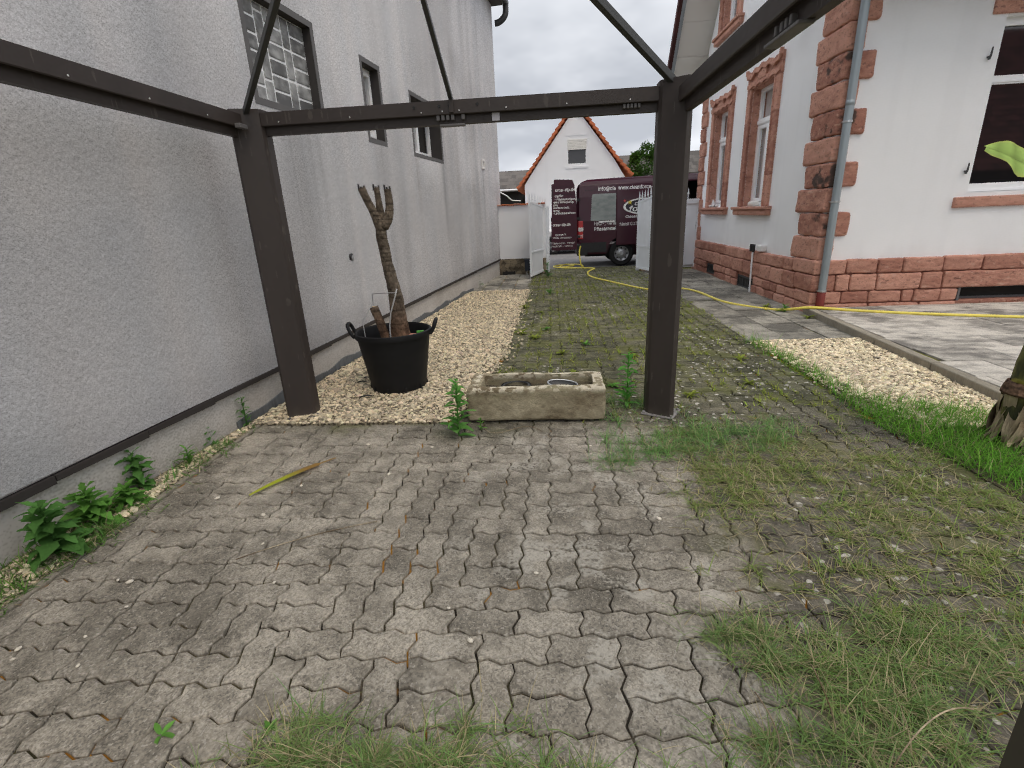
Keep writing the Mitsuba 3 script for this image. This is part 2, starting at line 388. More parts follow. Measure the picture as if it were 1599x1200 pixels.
M('darkroof', lambda p, n, uv: mi.Color3f(0.075, 0.022, 0.022) * (0.6 + 0.8 * uv.x), 0.8)
M('boards', (0.72, 0.71, 0.67), 0.7)
M('darkbox', (0.028, 0.036, 0.052), 0.6)
M('timber', (0.32, 0.19, 0.09), 0.8)
M('greyplastic', (0.32, 0.33, 0.35), 0.6)
M('whiteplastic', (0.74, 0.73, 0.72), 0.5)
M('brick', (0.36, 0.17, 0.13), 0.9)
M('mirrorglass', (0.05, 0.05, 0.055), 0.08)
scene['mat_pane'] = {'type': 'thindielectric', 'int_ior': 1.6}
scene['mat_block'] = {'type': 'twosided', 'bsdf': {'type': 'bumpmap', 'arbitrary': mikit.proc(lambda p, n, uv: noise((p.x + p.y) * 22 + p.z * 22, (p.y) * 9, p.z * 9) + 0.5 * dr.sin((p.y + p.z) * 150.0), 2e-3), 'scale': 0.004,
    'bsdf': {'type': 'principled', 'base_color': mikit.proc(lambda p, n, uv: mix((0.10, 0.102, 0.104), (0.42, 0.43, 0.43), smoothstep(0.30, 0.78, 0.7 * fbm(p.y * 8, p.z * 11, 2.0, 4) + 0.3 * uv.x))), 'roughness': 0.12, 'specular': 0.8}}}
def leafmat(name, trans=0.5, rough=0.5):
    scene['mat_' + name] = {'type': 'principledthin', 'base_color': {'type': 'mesh_attribute', 'name': 'vertex_color'}, 'roughness': rough, 'diff_trans': trans}
leafmat('blade', 0.7, 0.55)
leafmat('foliage', 0.6, 0.45)
scene['mat_stone'] = {'type': 'twosided', 'bsdf': {'type': 'principled', 'base_color': {'type': 'mesh_attribute', 'name': 'vertex_color'}, 'roughness': 0.9}}

def uvc(mesh, a, b=0.5):
    return np.tile([a, b], (len(mesh.vertices), 1))
def toned(key, mesh, mat, parent=None, smooth=False, tone=None):
    return obj(key, mesh, mat, smooth, parent, uv=uvc(mesh, rnd.random() if tone is None else tone))

# ------------------------------------------------------------------ ground, street, driveway base
k = obj('ground', rect([-400, -400, -0.06], [800, 0, 0], [0, 800, 0]), 'mat_land'); tag(k, 'open ground around the houses reaching to the horizon', 'ground', 'structure')
k = obj('street', rect([-60, 15.32, -0.012], [120, 0, 0], [0, 6.9, 0]), 'mat_asphalt'); tag(k, 'grey asphalt street crossing beyond the gate', 'street', 'structure')
DW = obj('driveway', rect([-3.2, -6, -0.0150], [6.6, 0, 0], [0, 21.33, 0]), 'mat_joint'); tag(DW, 'driveway of interlocking concrete pavers with mossy joints', 'driveway', 'structure')

MM = 0.135
WT = np.array([0.0, 0.10, 0.30, 0.70, 0.90, 1.0]); WV = np.array([0.0, 0.04, 0.088, -0.088, -0.04, 0.0]) * MM
WT, WV = WT[[0, 2, 3]], WV[[0, 2, 3]]
def cells_poly(w, h):
    """Outline of a w x h block of cells whose edges all carry the same zigzag."""
    P = []
    for i in range(w):
        P += [((i + t) * MM, v) for t, v in zip(WT, WV)]
    for j in range(h):
        P += [(w * MM - v, (j + t) * MM) for t, v in zip(WT, WV)]
    for i in reversed(range(w)):
        P += [((i + t) * MM, h * MM + v) for t, v in list(zip(np.append(WT, 1), np.append(WV, 0)))[::-1][:-1]]
    for j in reversed(range(h)):
        P += [(-v, (j + t) * MM) for t, v in list(zip(np.append(WT, 1), np.append(WV, 0)))[::-1][:-1]]
    return Polygon(P)
SHAPES = {s: cells_poly(*s) for s in ((2, 1), (1, 2), (1, 1))}
RINGS = {}
def paver_mesh(shape, x, y, seed):
    r = np.random.default_rng(seed)
    if shape not in RINGS:
        out = []
        for ins in (0.0040, 0.0085, 0.0155):
            q = np.array(SHAPES[shape].buffer(-ins, join_style=2).exterior.coords)[:-1]
            out.append(q)
        n = max(len(q) for q in out)
        base = out[0]; d = []
        for q in out:                                    # resample every ring at the angles of the outline's own points
            L = LineString(np.vstack([q, q[:1]]))
            d.append(np.array([np.array(L.interpolate(L.project(__import__('shapely').Point(b))).coords[0]) for b in base]))
        RINGS[shape] = d
    R0, R1, R2 = (q.copy() for q in RINGS[shape])
    n = len(R0)
    R0 += r.normal(0, 0.0011, R0.shape); R1 += r.normal(0, 0.0013, R1.shape)
    z = r.normal(0, 0.0022); tx, ty = r.normal(0, 0.009, 2)
    c = R0.mean(0)
    def lift(q, dz, jit=0.0):
        return np.column_stack([q, z + dz + (q[:, 0] - c[0]) * tx + (q[:, 1] - c[1]) * ty + (r.normal(0, jit, len(q)) if jit else 0)])
    V = np.vstack([lift(R0, -0.035), lift(R0, -0.0062, 0.0008), lift(R1, -0.0017, 0.0006), lift(R2, 0.0), lift(c[None], 0.0004)])
    F = []
    for k in range(3):
        for j in range(n):
            a, b = k * n + j, k * n + (j + 1) % n
            F += [[a, b, b + n], [a, b + n, a + n]]
    # concave outline: triangulate the top ring properly
    tri = trimesh.creation.triangulate_polygon(Polygon(R2).buffer(0), engine='earcut')
    m = trimesh.Trimesh(V + np.array([x, y, 0.0]), np.array(F), process=False)
    tv = tri[0]; tz = z + (tv[:, 0] - c[0]) * tx + (tv[:, 1] - c[1]) * ty
    top = trimesh.Trimesh(np.column_stack([tv[:, 0] + x, tv[:, 1] + y, tz]), tri[1], process=False)
    return trimesh.util.concatenate([m, top])

def gravel_edge(y):
    return np.interp(y, [3.6, 5.05, 5.7, 7.0, 10.7, 16], [-0.84, -0.645, -0.57, -0.575, -0.51, -0.45])
X0, Y0, NX, NY = -2.47, 0.38, 38, 111
inside = np.zeros((NX, NY), bool)
for i in range(NX):
    for j in range(NY):
        x, y = X0 + (i + 0.5) * MM, Y0 + (j + 0.5) * MM
        if y < 3.74: inside[i, j] = True
        else: inside[i, j] = gravel_edge(y) - 0.05 < x < 2.38
inside[:, NY - 1:] &= True
used = ~inside; pavers = []
for j in range(NY):
    i = 0
    while i < NX:
        if used[i, j]: i += 1; continue
        okh = i + 1 < NX and not used[i + 1, j]; okv = j + 1 < NY and inside[i, j + 1] and not used[i, j + 1]
        above = j > 0
        h = okh and (rnd.random() < 0.86 or not okv)
        if h and (i + j) % 2 and rnd.random() < 0.10 and okv: h = False
        if j % 2 and i == 0 and okh: h = False if not okv else h
        if h: pavers.append((2, 1, i, j)); used[i, j] = used[i + 1, j] = True; i += 2
        elif okv and (okh is False or rnd.random() < 0.9): pavers.append((1, 2, i, j)); used[i, j] = used[i, j + 1] = True; i += 1
        else: pavers.append((1, 1, i, j)); used[i, j] = True; i += 1
def in_view(x, y):
    d = np.array([x, y, 0]) - np.array([0, 0, EYE]); zc = d @ _f
    px = d @ (_r * math.cos(ROLL) + _u * math.sin(ROLL)) / zc; py = d @ _up / zc
    return zc > 0 and abs(px) < 1.03 and abs(py) < 0.78
pavers.sort(key=lambda q: (not in_view(X0 + (q[2] + 0.5) * MM, Y0 + (q[3] + 0.5) * MM), math.hypot(X0 + q[2] * MM, Y0 + q[3] * MM)))
rest, rest_uv = [], []
for n, (w, h, i, j) in enumerate(pavers):
    m = paver_mesh((w, h), X0 + i * MM, Y0 + j * MM, 1000 + n)
    if n < 300: toned('paver', m, 'mat_paver', DW)
    else: rest.append(m); rest_uv.append(uvc(m, rnd.random()))
k = obj('far_pavers', cat(rest), 'mat_paver', False, DW, uv=np.vstack(rest_uv)); labels[k] = {'label': 'smaller and farther pavers of the driveway', 'kind': 'stuff'}
for q in range(6):
    m = rbox(-2.545, -2.478, -1.2 + q * 0.84, -0.37 + q * 0.84, -0.05, 0.006, 0.008); toned('edging', m, M('edging', lambda p, n, uv: mi.Color3f(0.235, 0.212, 0.170) * (0.6 + 0.5 * fbm(p.x * 12, p.y * 4, 1.0, 4) + 0.3 * noise(p.x * 150, p.y * 150, 1.0)), 0.95) if q == 0 else 'mat_edging', DW)

# brown slabs behind the gravel, grey slabs along the white house
PATH = obj('path', bx(2.36, 3.9, 6.15, 14.4, -0.05, -0.012), 'mat_joint'); tag(PATH, 'path of square grey concrete slabs along the white house', 'path', 'structure')
def slab_field(parent, x0, x1, y0, y1, sx, sy, z, mat, key='slab', clip=None, th=0.03, skew=0.0, jz=0.003):
    ny = int(round((y1 - y0) / sy)); nx = int(round((x1 - x0) / sx))
    for j in range(ny):
        for i in range(nx):
            a, b = x0 + i * sx + (0.5 * sx if skew and j % 2 else 0), y0 + j * sy
            aa, bb = max(a, x0), min(a + sx, x1)
            if clip: aa = max(aa, clip(b + sy / 2))
            if bb - aa < 0.08: continue
            m = rbox(aa + 0.007, bb - 0.007, b + 0.007, b + sy - 0.007, z - th, z, 0.006)
            v = np.array(m.vertices); v[:, 2] += rnd.gauss(0, jz) + (v[:, 0] - a) * rnd.gauss(0, 0.006) + (v[:, 1] - b) * rnd.gauss(0, 0.006); m.vertices = v
            toned(key, m, mat, parent)
slab_field(PATH, 2.37, 3.81, 6.15, 14.15, 0.48, 0.5, 0.002, 'mat_slab')
SLAB = obj('walkway', bx(-2.1, -0.5, 10.95, 14.35, -0.05, -0.014), 'mat_joint'); tag(SLAB, 'brown slab walkway between the gravel bed and the left gate leaf', 'path', 'structure')
slab_field(SLAB, -1.95, -0.52, 11.0, 14.3, 0.36, 0.55, 0.0, 'mat_slab')
# terrace in front of the white house
kerbx = lambda y: 3.27 + 0.058 * y
TERR = obj('terrace', extr(Polygon([(kerbx(-1) + 0.1, -1), (9.5, -1), (9.5, 7.83), (kerbx(7.8) + 0.1, 7.83)]), 0.07), 'mat_joint'); tag(TERR, 'raised terrace of weathered stone tiles before the white house', 'terrace', 'structure')
for j in range(14):
    for i in range(9):
        y0 = 7.74 - (j + 1) * 0.47; a = 3.4 + i * 0.66 - (0.33 if j % 2 else 0)
        x0 = max(a, kerbx(y0 + 0.2) + 0.115)
        if a + 0.66 - x0 < 0.1: continue
        m = rbox(x0 + 0.003, a + 0.657, y0 + 0.003, y0 + 0.467, 0.05, 0.09, 0.004)
        v = np.array(m.vertices); v[:, 2] += rnd.gauss(0, 0.0015); m.vertices = v
        toned('tile', m, 'mat_tile', TERR)
for q in range(8):
    ya, yb = 7.8 - (q + 1) * 0.98, 7.8 - q * 0.98
    m = rbox(-0.05, 0.05, ya + 0.004, yb - 0.004, -0.05, 0.094, 0.014, 0.12, 0.006, 14, q)
    v = np.array(m.vertices); v[:, 0] += kerbx(v[:, 1]) + 0.05; m.vertices = v
    toned('kerb', m, 'mat_edging', TERR)
BED = obj('garden_bed', extr(Polygon([(2.56, -2), (3.3, -2), (3.32, 3.9), (2.40, 3.9), (2.5, 3.7)]), 0.028), 'mat_soil'); scene[BED]['to_world'] = T().translate([0, 0, -0.02]); tag(BED, 'soil bed under the grass beside the terrace', 'soil', 'structure')

# ------------------------------------------------------------------ loose gravel
ico = trimesh.creation.icosphere(subdivisions=1); ICO = trimesh.creation.icosahedron()
def stones(key, pts, size, label, tone=1.0, lift=0.012):
    n = len(pts); b = np.array(ICO.vertices); F = np.array(ICO.faces)
    V = b[None] * (1 + RNG.normal(0, 0.22, (n, 12, 1))) 
    s = size * RNG.lognormal(-0.05, 0.40, (n, 1, 1)) * RNG.uniform(0.7, 1.25, (n, 1, 3)) * np.array([1, 0.8, 0.55])
    V = V * s
    a, c2 = RNG.uniform(0, 2 * np.pi, n), RNG.normal(0, 0.5, n)
    ca, sa, cb, sb = np.cos(a), np.sin(a), np.cos(c2), np.sin(c2)
    x, y, z = V[..., 0], V[..., 1], V[..., 2]
    y, z = y * cb[:, None] - z * sb[:, None], y * sb[:, None] + z * cb[:, None]
    x, y = x * ca[:, None] - y * sa[:, None], x * sa[:, None] + y * ca[:, None]
    P = np.stack([x, y, z], -1) + pts[:, None]
    base = np.array([0.66, 0.57, 0.41]) * tone
    col = base * RNG.uniform(0.55, 1.25, (n, 1)) * (1 + RNG.normal(0, 0.025, (n, 3)))
    dk = RNG.random(n) < 0.16; col[dk] *= 0.38
    m = trimesh.Trimesh(P.reshape(-1, 3), (F[None] + 12 * np.arange(n)[:, None, None]).reshape(-1, 3), process=False)
    k = obj(key, m, 'mat_stone', False, color=np.clip(np.repeat(col, 12, 0), 0, 0.9)); tag(k, label, 'gravel', 'stuff'); return k
ca, sa = math.cos(0.1117), math.sin(0.1117)
def left_wall_x(y): return (-2.994 + sa * y) / ca
def scatter(n, x0, x1, y0, y1, ok):
    P = np.column_stack([RNG.uniform(x0, x1, n), RNG.uniform(y0, y1, n)])
    return P[ok(P[:, 0], P[:, 1])]
g1 = scatter(62000, -2.7, -0.4, 3.745, 11.05, lambda x, y: (x > (-2.994 + sa * y) / ca + 0.02) & (x < gravel_edge(y) + RNG.normal(0, 0.035, len(x)) + (RNG.random(len(x)) < 0.05) * np.abs(RNG.normal(0, 0.22, len(x)))) & (RNG.random(len(x)) < np.clip(1.25 - 0.07 * y, 0.5, 1)))
hgt = 0.010 + 0.030 * meshkit.fbm(np.column_stack([g1 * 1.7, np.zeros(len(g1))]), 3, 5)
stones('gravel', np.column_stack([g1, hgt]), 0.0122, 'pale yellow gravel bed along the grey wall under the black plant pot')
g2 = scatter(26000, 2.3, 3.9, 3.55, 6.2, lambda x, y: (x > np.interp(y, [3.5, 4.4, 6.2], [2.75, 2.52, 2.42]) + RNG.normal(0, 0.05, len(x))) & (x < kerbx(y) + 0.0) & (y < 6.14))
stones('gravel', np.column_stack([g2, 0.012 + 0.012 * RNG.random(len(g2))]), 0.0128, 'whitish gravel patch between the slab path and the terrace kerb', 1.18)
g3 = scatter(6500, -2.95, -2.5, 1.2, 3.85, lambda x, y: (x > (-2.994 + sa * y) / ca + 0.01) & (x < -2.53) & (RNG.random(len(x)) < 0.8))
stones('gravel', np.column_stack([g3, np.full(len(g3), 0.004) + 0.01 * RNG.random(len(g3))]), 0.0118, 'narrow gravel strip between the paver edging and the grey wall', 1.0)
k = obj('gravel_bed', cat(extr(Polygon([(left_wall_x(0) - 0.1, 0), (-2.53, 0), (-2.50, 3.755), (-0.9, 3.755), (-0.66, 5.05), (-0.57, 7), (-0.50, 11.0), (left_wall_x(11.0), 11.0)]), 0.02), extr(Polygon([(2.45, 3.7), (kerbx(3.7) + 0.02, 3.7), (kerbx(6.14) + 0.02, 6.14), (2.42, 6.14)]), 0.02)), 'mat_gbed')
scene[k]['to_world'] = T().translate([0, 0, -0.012]); tag(k, 'fine grit under the loose gravel', 'ground', 'structure')
# a few stray pebbles on the pavers
lp = np.array([(-2.12, 1.86), (-2.05, 1.85), (-1.93, 1.69), (-1.97, 1.52), (-2.20, 1.45), (-1.87, 1.38), (-2.17, 1.40), (-1.63, 2.75), (-1.70, 2.42), (-1.55, 2.15), (-1.33, 1.86), (-0.47, 1.72), (-0.35, 1.55), (-0.9, 3.3), (-1.4, 3.35), (0.35, 3.4), (0.25, 3.3), (-1.1, 2.9), (-2.1, 2.6), (-0.1, 1.95), (0.55, 2.4)])
for q, (x, y) in enumerate(lp):
    b = np.array(ICO.vertices) * np.array([0.020, 0.014, 0.008]) * rnd.uniform(0.5, 1.0)
    m = trimesh.Trimesh(b, ICO.faces, process=False); m = place(trimesh.Trimesh(*trimesh.remesh.subdivide(m.vertices, m.faces), process=False), rotz(rnd.uniform(0, 3), (x, y, 0.006)))
    k = obj('pebble', m, 'mat_stone', True, color=np.tile([0.62, 0.58, 0.49], (len(m.vertices), 1))); tag(k, 'loose cream pebble lying on the pavers', 'pebble', group='stray pebbles on the pavers')

# ------------------------------------------------------------------ grey rendered house on the left
GH = thing('grey_house', 'tall house with rough dirty grey render and dark framed windows', 'house')
ANG = 0.1117
LW = rotz(-ANG, (-2.994 * math.cos(ANG), 2.994 * math.sin(ANG), 0))       # local: x out of the wall, y along it, z up
def lp_(m): return place(m, LW)
GB = (4.36, 5.50, 2.585, 3.50); W2 = (6.50, 7.065, 2.525, 3.475); W3 = (8.055, 9.52, 2.50, 3.405)
wall = sbox(-5, 0.36, 14.36, 6.45)
for a, b, c, d in (GB, W2, W3): wall = wall.difference(sbox(a + 0.055, c + 0.055, b - 0.055, d - 0.055))
wall = wall.difference(sbox(5.585, 1.165, 5.69, 1.235).buffer(0.0))
obj('wall', lp_(wall_yz(wall, -0.32, 0.0)), 'mat_plaster', False, GH)
obj('wall_core', lp_(bx(-8.5, -0.45, -5, 14.34, -0.1, 6.44)), 'mat_room', False, GH)
obj('end_wall', lp_(bx(-8.6, -0.33, 14.02, 14.35, 0, 6.44)), 'mat_plaster', False, GH)
obj('plinth', lp_(bx(-0.40, -0.022, -5, 14.33, -0.1, 0.40)), 'mat_plinth_render', False, GH)
for q, (s0, s1) in enumerate([(-5, 1.95), (1.955, 2.55), (2.555, 3.15), (3.155, 4.9), (4.905, 8.2), (8.205, 11.3), (11.305, 14.34)]):
    f = lambda s: 0.318 + 0.0078 * (s - 1.7)
    P = Polygon([(s0, f(s0) - 0.010), (s1, f(s1) - 0.022), (s1, f(s1) + 0.025), (s0, f(s0) + 0.025)])
    obj('base_trim', lp_(wall_yz(P, -0.03, 0.016 + 0.001 * (q % 2))), 'mat_trim', False, GH)
mz = [(s, 0.085 + 0.02 * math.sin(s * 5.1) + 0.012 * math.sin(s * 11.3)) for s in np.linspace(3.35, 11.0, 60)]
obj('membrane', lp_(wall_yz(Polygon([(3.35, -0.05)] + mz + [(11.0, -0.05)]), -0.02, -0.005)), 'mat_membrane', False, GH)
obj('roof', lp_(cat(bx(-9.0, 0.26, -5.3, 14.48, 6.46, 6.60))), 'mat_slate', False, GH)
gt = tube([(0.34, -5, 6.50), (0.34, 14.5, 6.50)], 0.075, 12); obj('gutter', lp_(gt), 'mat_darkmetal', True, GH)
dp = tube(smooth_path([(0.34, 14.46, 6.47), (0.34, 14.46, 6.36), (0.32, 14.45, 6.24), (0.22, 14.44, 6.13), (0.06, 14.42, 6.08)], 5), 0.072, 10); obj('downpipe', lp_(dp), 'mat_darkmetal', True, GH)
def ring(a, b, c, d, w, x0, x1):
    return wall_yz(sbox(a, c, b, d).difference(sbox(a + w, c + w, b - w, d - w)), x0, x1)
for (a, b, c, d), dep, split in ((W2, 0.115, 0), (W3, 0.20, 1)):
    w = obj('window', lp_(ring(a, b, c, d, 0.057, -0.002, 0.004)), 'mat_greypaint', False, GH)
    labels[w] = {'label': 'narrow window with dark deep reveal' if not split else 'wider two-pane window with dark deep reveal'}
    obj('reveal', lp_(ring(a + 0.0515, b - 0.0515, c + 0.0515, d - 0.0515, 0.006, -dep - 0.05, -0.003)), 'mat_darkreveal', False, w)
    i = 0.058
    fr = [ring(a + i, b - i, c + i, d - i, 0.05, -dep - 0.05, -dep), ring(a + i + 0.045, b - i - 0.045, c + i + 0.045, d - i - 0.045, 0.045, -dep - 0.045, -dep + 0.012)]
    if split: mid = (a + b) / 2; fr.append(bx(-dep - 0.045, -dep + 0.014, mid - 0.05, mid + 0.05, c + i + 0.05, d - i - 0.05))
    obj('frame', lp_(cat(fr)), 'mat_frame', False, w)
    obj('pane', lp_(rect([-dep - 0.02, a + i + 0.05, c + i + 0.05], [0, b - a - 2 * i - 0.1, 0], [0, 0, d - c - 2 * i - 0.1])), 'mat_pane', False, w)
    obj('curtain', lp_(rect([-dep - 0.09, a + i, c + i], [0, b - a - 2 * i, 0], [0, 0, d - c - 2 * i])), 'mat_room', False, w)
a, b, c, d = GB
w = obj('glass_block_window', lp_(ring(a, b, c, d, 0.057, -0.002, 0.004)), 'mat_greypaint', False, GH); labels[w] = {'label': 'window of rippled glass blocks in a dark frame'}
obj('reveal', lp_(ring(a + 0.0515, b - 0.0515, c + 0.0515, d - 0.0515, 0.006, -0.14, -0.003)), 'mat_darkreveal', False, w)
a, b, c, d = a + 0.058, b - 0.058, c + 0.058, d - 0.058
obj('mortar', lp_(bx(-0.16, -0.088, a, b, c, d)), 'mat_frame', False, w)
cw = [0.255, 0.13, 0.255, 0.13, 0.255]; s = a; rowh = (d - c) / 6
for ci, wd in enumerate(cw):
    hh = rowh if ci % 2 == 0 else 2 * rowh; off = 0 if ci % 2 == 0 else (-rowh * 0.5 if ci == 1 else 0)
    z = c + off
    while z < d - 0.02:
        z0, z1 = max(z, c), min(z + hh, d)
        if z1 - z0 > 0.03:
            m = rbox(-0.13, -0.078, s + 0.008, min(s + wd, b) - 0.008, z0 + 0.008, z1 - 0.008, 0.014)
            toned('glass_block', lp_(m), 'mat_block', w, 40)
        z += hh
    s += wd
v = obj('vent', lp_(cat(ring(12.37, 12.66, 2.62, 2.83, 0.045, 0, 0.03), bx(0, 0.006, 12.4, 12.63, 2.65, 2.8))), 'mat_whiteplastic', False, GH)
obj('slat', lp_(cat([bx(0.006, 0.022, 12.42, 12.49, 2.67 + 0.03 * q, 2.685 + 0.03 * q) for q in range(5)])), 'mat_darkmetal', False, v)
obj('pipe_hole', lp_(place(tube([(-0.06, 5.64, 1.20), (0.002, 5.64, 1.20)], 0.042, 14), np.eye(4))), 'mat_blackpipe', True, GH)
obj('pipe_end', lp_(tube([(0.003, 5.645, 1.19), (0.02, 5.65, 1.187)], 0.030, 12)), 'mat_greyplastic', True, GH)
k = thing('cable_box', 'small grey cable box with a pipe on the boundary wall end by the grey house', 'box')
obj('body', lp_(cat(rbox(0.02, 0.09, 14.10, 14.2, 0.98, 1.10, 0.01), tube([(0.05, 14.16, 1.1), (0.05, 14.16, 1.82)], 0.012, 6), tube([(0.05, 14.16, 0.98), (0.05, 14.16, 0.42)], 0.012, 6))), 'mat_greyplastic', False, k)

# ------------------------------------------------------------------ white house with red sandstone trim on the right
WH = thing('white_house', 'white rendered house with red sandstone quoins plinth and window frames', 'house')
HX, HY, HE = 3.83, 7.80, 14.30
side_open = {'w1': (9.98, 11.02, 1.53, 3.60), 'w2': (12.28, 13.30, 1.53, 3.56), 'w3': (12.30, 13.30, 5.12, 7.1)}
gable_z = lambda y: 5.0 + 1.33 * (HE + 0.0 - y) if y > 11.05 else 5.0 + 1.33 * (y - HY)
P = Polygon([(HY, 0.70), (HE, 0.70), (HE, 5.05), (11.05, 9.35), (HY, 5.05)])
for a, b, c, d in side_open.values(): P = P.difference(sbox(a, c, b, d))
wm = wall_yz(P, HX, HX + 0.36)
F = sbox(HX + 0.36, 0.70, 14.0, 6.2)
fw = (5.66, 6.95, 1.60, 3.66)
F = F.difference(sbox(fw[0], fw[2], fw[1], fw[3]))
fm = wall_xz(F, HY, HY + 0.36)
obj('wall', cat(wm, fm), 'mat_white', False, WH)
obj('wall_core', cat(bx(HX + 0.5, 14, HY + 0.75, HE, 0.2, 5.0), bx(HX + 0.5, 14, HY + 0.5, HY + 0.6, 0, 0.8)), 'mat_room', False, WH)
obj('roof', cat(wall_yz(Polygon([(HE + 0.62, 4.28), (HE + 0.62, 4.40), (11.05, 9.28 + 0.35), (HY - 0.6, 4.40), (HY - 0.6, 4.28), (11.05, 9.28 + 0.20)]), 3.30, 14.2)), 'mat_darkroof', False, WH, uv=None) if False else None
def roofpiece(x0, x1, d0, d1):   # strip along the rising verge, thickness between offsets d0..d1 above the roof line
    r = lambda y: 4.30 + 1.33 * (15.05 - y)
    return wall_yz(Polygon([(15.05, r(15.05) + d0), (15.05, r(15.05) + d1), (11.05, r(11.05) + d1), (11.05, r(11.05) + d0)]), x0, x1)
def roofpiece2(x0, x1, d0, d1):
    r = lambda y: 4.30 + 1.33 * (15.05 - y)
    return wall_yz(Polygon([(11.05, r(11.05) + d0), (11.05, r(11.05) + d1), (7.0, r(11.05) - 1.33 * 4.05 + d1), (7.0, r(11.05) - 1.33 * 4.05 + d0)]), x0, x1)
m = cat(roofpiece(3.12, 14, 0.10, 0.22), roofpiece2(3.12, 14, 0.10, 0.22)); obj('roof', m, 'mat_darkroof', False, WH, uv=uvc(m, 0.6))
m = cat(roofpiece(3.04, 3.118, -0.06, 0.20), roofpiece2(3.04, 3.118, -0.06, 0.20)); obj('verge_flashing', m, 'mat_zinc', False, WH)
for q in range(16):
    y = 15.0 - 0.26 * q; r = 4.30 + 1.33 * (15.05 - y)
    m = place(rbox(-0.05, 0.05, -0.24, 0.215, -0.10, 0.05, 0.02), np.array([[1, 0, 0, 3.0], [0, math.cos(0.926), math.sin(0.926), y - 0.1], [0, -math.sin(0.926), math.cos(0.926), r + 0.25], [0, 0, 0, 1]]))
    m.apply_transform(np.eye(4)); toned('verge_tile', m, 'mat_darkroof', WH)
for q in range(9):
    y1 = 14.95 - 0.45 * q; y0 = y1 - 0.44; r = lambda y: 4.30 + 1.33 * (15.05 - y)
    m = wall_yz(Polygon([(y1, r(y1) + 0.0), (y1, r(y1) + 0.095), (y0, r(y0) + 0.095), (y0, r(y0) + 0.0)]), 3.125, HX + 0.3)
    obj('soffit_board', m, 'mat_boards', False, WH)
obj('eave_box', rbox(3.14, HX + 0.3, 14.34, 14.9, 4.05, 4.38, 0.02), 'mat_boards', False, WH)
obj('eave_bracket', rbox(HX - 0.16, HX - 0.01, 14.10, 14.28, 4.10, 4.65, 0.02), 'mat_timber', False, WH)

def stone(key, x0, x1, y0, y1, z0, z1, seed, dark=False, r=0.028, amp=0.016, seg=0.075, parent=None):
    m = rbox(x0 + 0.005, x1 - 0.005, y0 + 0.005, y1 - 0.005, z0 + 0.005, z1 - 0.005, r, seg, amp, 6.5, seed)
    return toned(key, m, 'mat_sand_dark' if dark else 'mat_sand', parent or WH, 55)
# quoins at the near corner: long and short faces alternate
zq = 0.765; q = 0
while zq < 6.2:
    long = q % 2
    fx = HX + (0.335 if long else 0.185) + rnd.uniform(-0.012, 0.012); sy = HY + (0.66 if long else 0.80) + rnd.uniform(-0.03, 0.03)
    k = stone('quoin', HX - 0.055, fx, HY - 0.055, sy, zq, zq + 0.327, 40 + q, q in (3, 5, 7, 1), 0.034, 0.02, 0.07)
    zq += 0.327; q += 1
zq = 0.745; q = 0
while zq < 4.6:                                                       # far corner
    sy = HE - (0.30 if q % 2 else 0.42)
    stone('quoin', HX - 0.06, HX + 0.3, sy, HE + 0.06, zq, zq + 0.33, 80 + q, False, 0.034, 0.02, 0.12); zq += 0.33; q += 1
# plinth stones, side wall then front wall
backs = [bx(HX - 0.02, HX + 0.3, HY + 0.02, HE, -0.1, 0.70)]
cel = [(9.98, 10.84, 0.0, 0.225), (12.36, 12.99, 0.035, 0.25)]
def course(y0, y1, z0, z1, lo, hi, seed, skip=()):
    y = y0; n = 0
    while y < y1 - 0.02:
        w = min(rnd.uniform(lo, hi), y1 - y)
        if y1 - (y + w) < 0.14: w = y1 - y
        for (a, b, c, d) in skip:
            if z0 < d - 0.02 and y < a < y + w: w = a - y
            if z0 < d - 0.02 and a <= y + 1e-3 < b: y = b; w = min(rnd.uniform(lo, hi), y1 - y)
        if w > 0.04: stone('plinth_stone', HX - 0.075 - rnd.uniform(0, 0.02), HX + 0.1, y, y + w, z0, z1, seed + n, False, 0.03, 0.017, 0.09)
        y += w; n += 1
course(HY + 0.62, HE, 0.545, 0.745, 0.30, 0.75, 200)
course(HY + 0.50, HE, 0.29, 0.545, 0.24, 0.60, 240, cel)
course(HY + 0.44, HE, 0.135, 0.29, 0.20, 0.50, 280, cel)
course(HY + 0.38, HE, -0.03, 0.135, 0.20, 0.48, 320, cel)
# front: the courses as they lie in the photograph
rows = [(0.560, 0.770, [HX - 0.08, 4.21, 4.64, 4.98, 5.52, 6.04, 6.9, 7.6]), (0.315, 0.560, [HX - 0.085, 4.09, 4.29, 4.66, 5.26, 5.55, 7.05, 7.6]), (0.135, 0.315, [HX - 0.08, 4.20, 4.58, 5.04, 5.2, 5.56, 5.80]), (0.05, 0.135, [HX - 0.08, 4.6, 5.3, 5.80])]
for ri, (z0, z1, xs) in enumerate(rows):
    for n, (a, b) in enumerate(zip(xs[:-1], xs[1:])):
        corner = n == 0
        stone('plinth_stone', a, b, HY - 0.075 - rnd.uniform(0, 0.015), HY + ([0.62, 0.50, 0.44, 0.38][ri] if corner else 0.1), z0 if ri < 3 else -0.03, z1, 400 + 10 * ri + n, False, 0.030, 0.016, 0.09)
backs += [bx(HX + 0.301, 14, HY - 0.02, HY + 0.3, -0.1, 0.13), bx(HX + 0.301, 5.80, HY - 0.02, HY + 0.3, 0.131, 0.70), bx(7.05, 14, HY - 0.02, HY + 0.3, 0.131, 0.70), bx(5.801, 7.049, HY - 0.02, HY + 0.3, 0.32, 0.70)]
bb = backs[0]
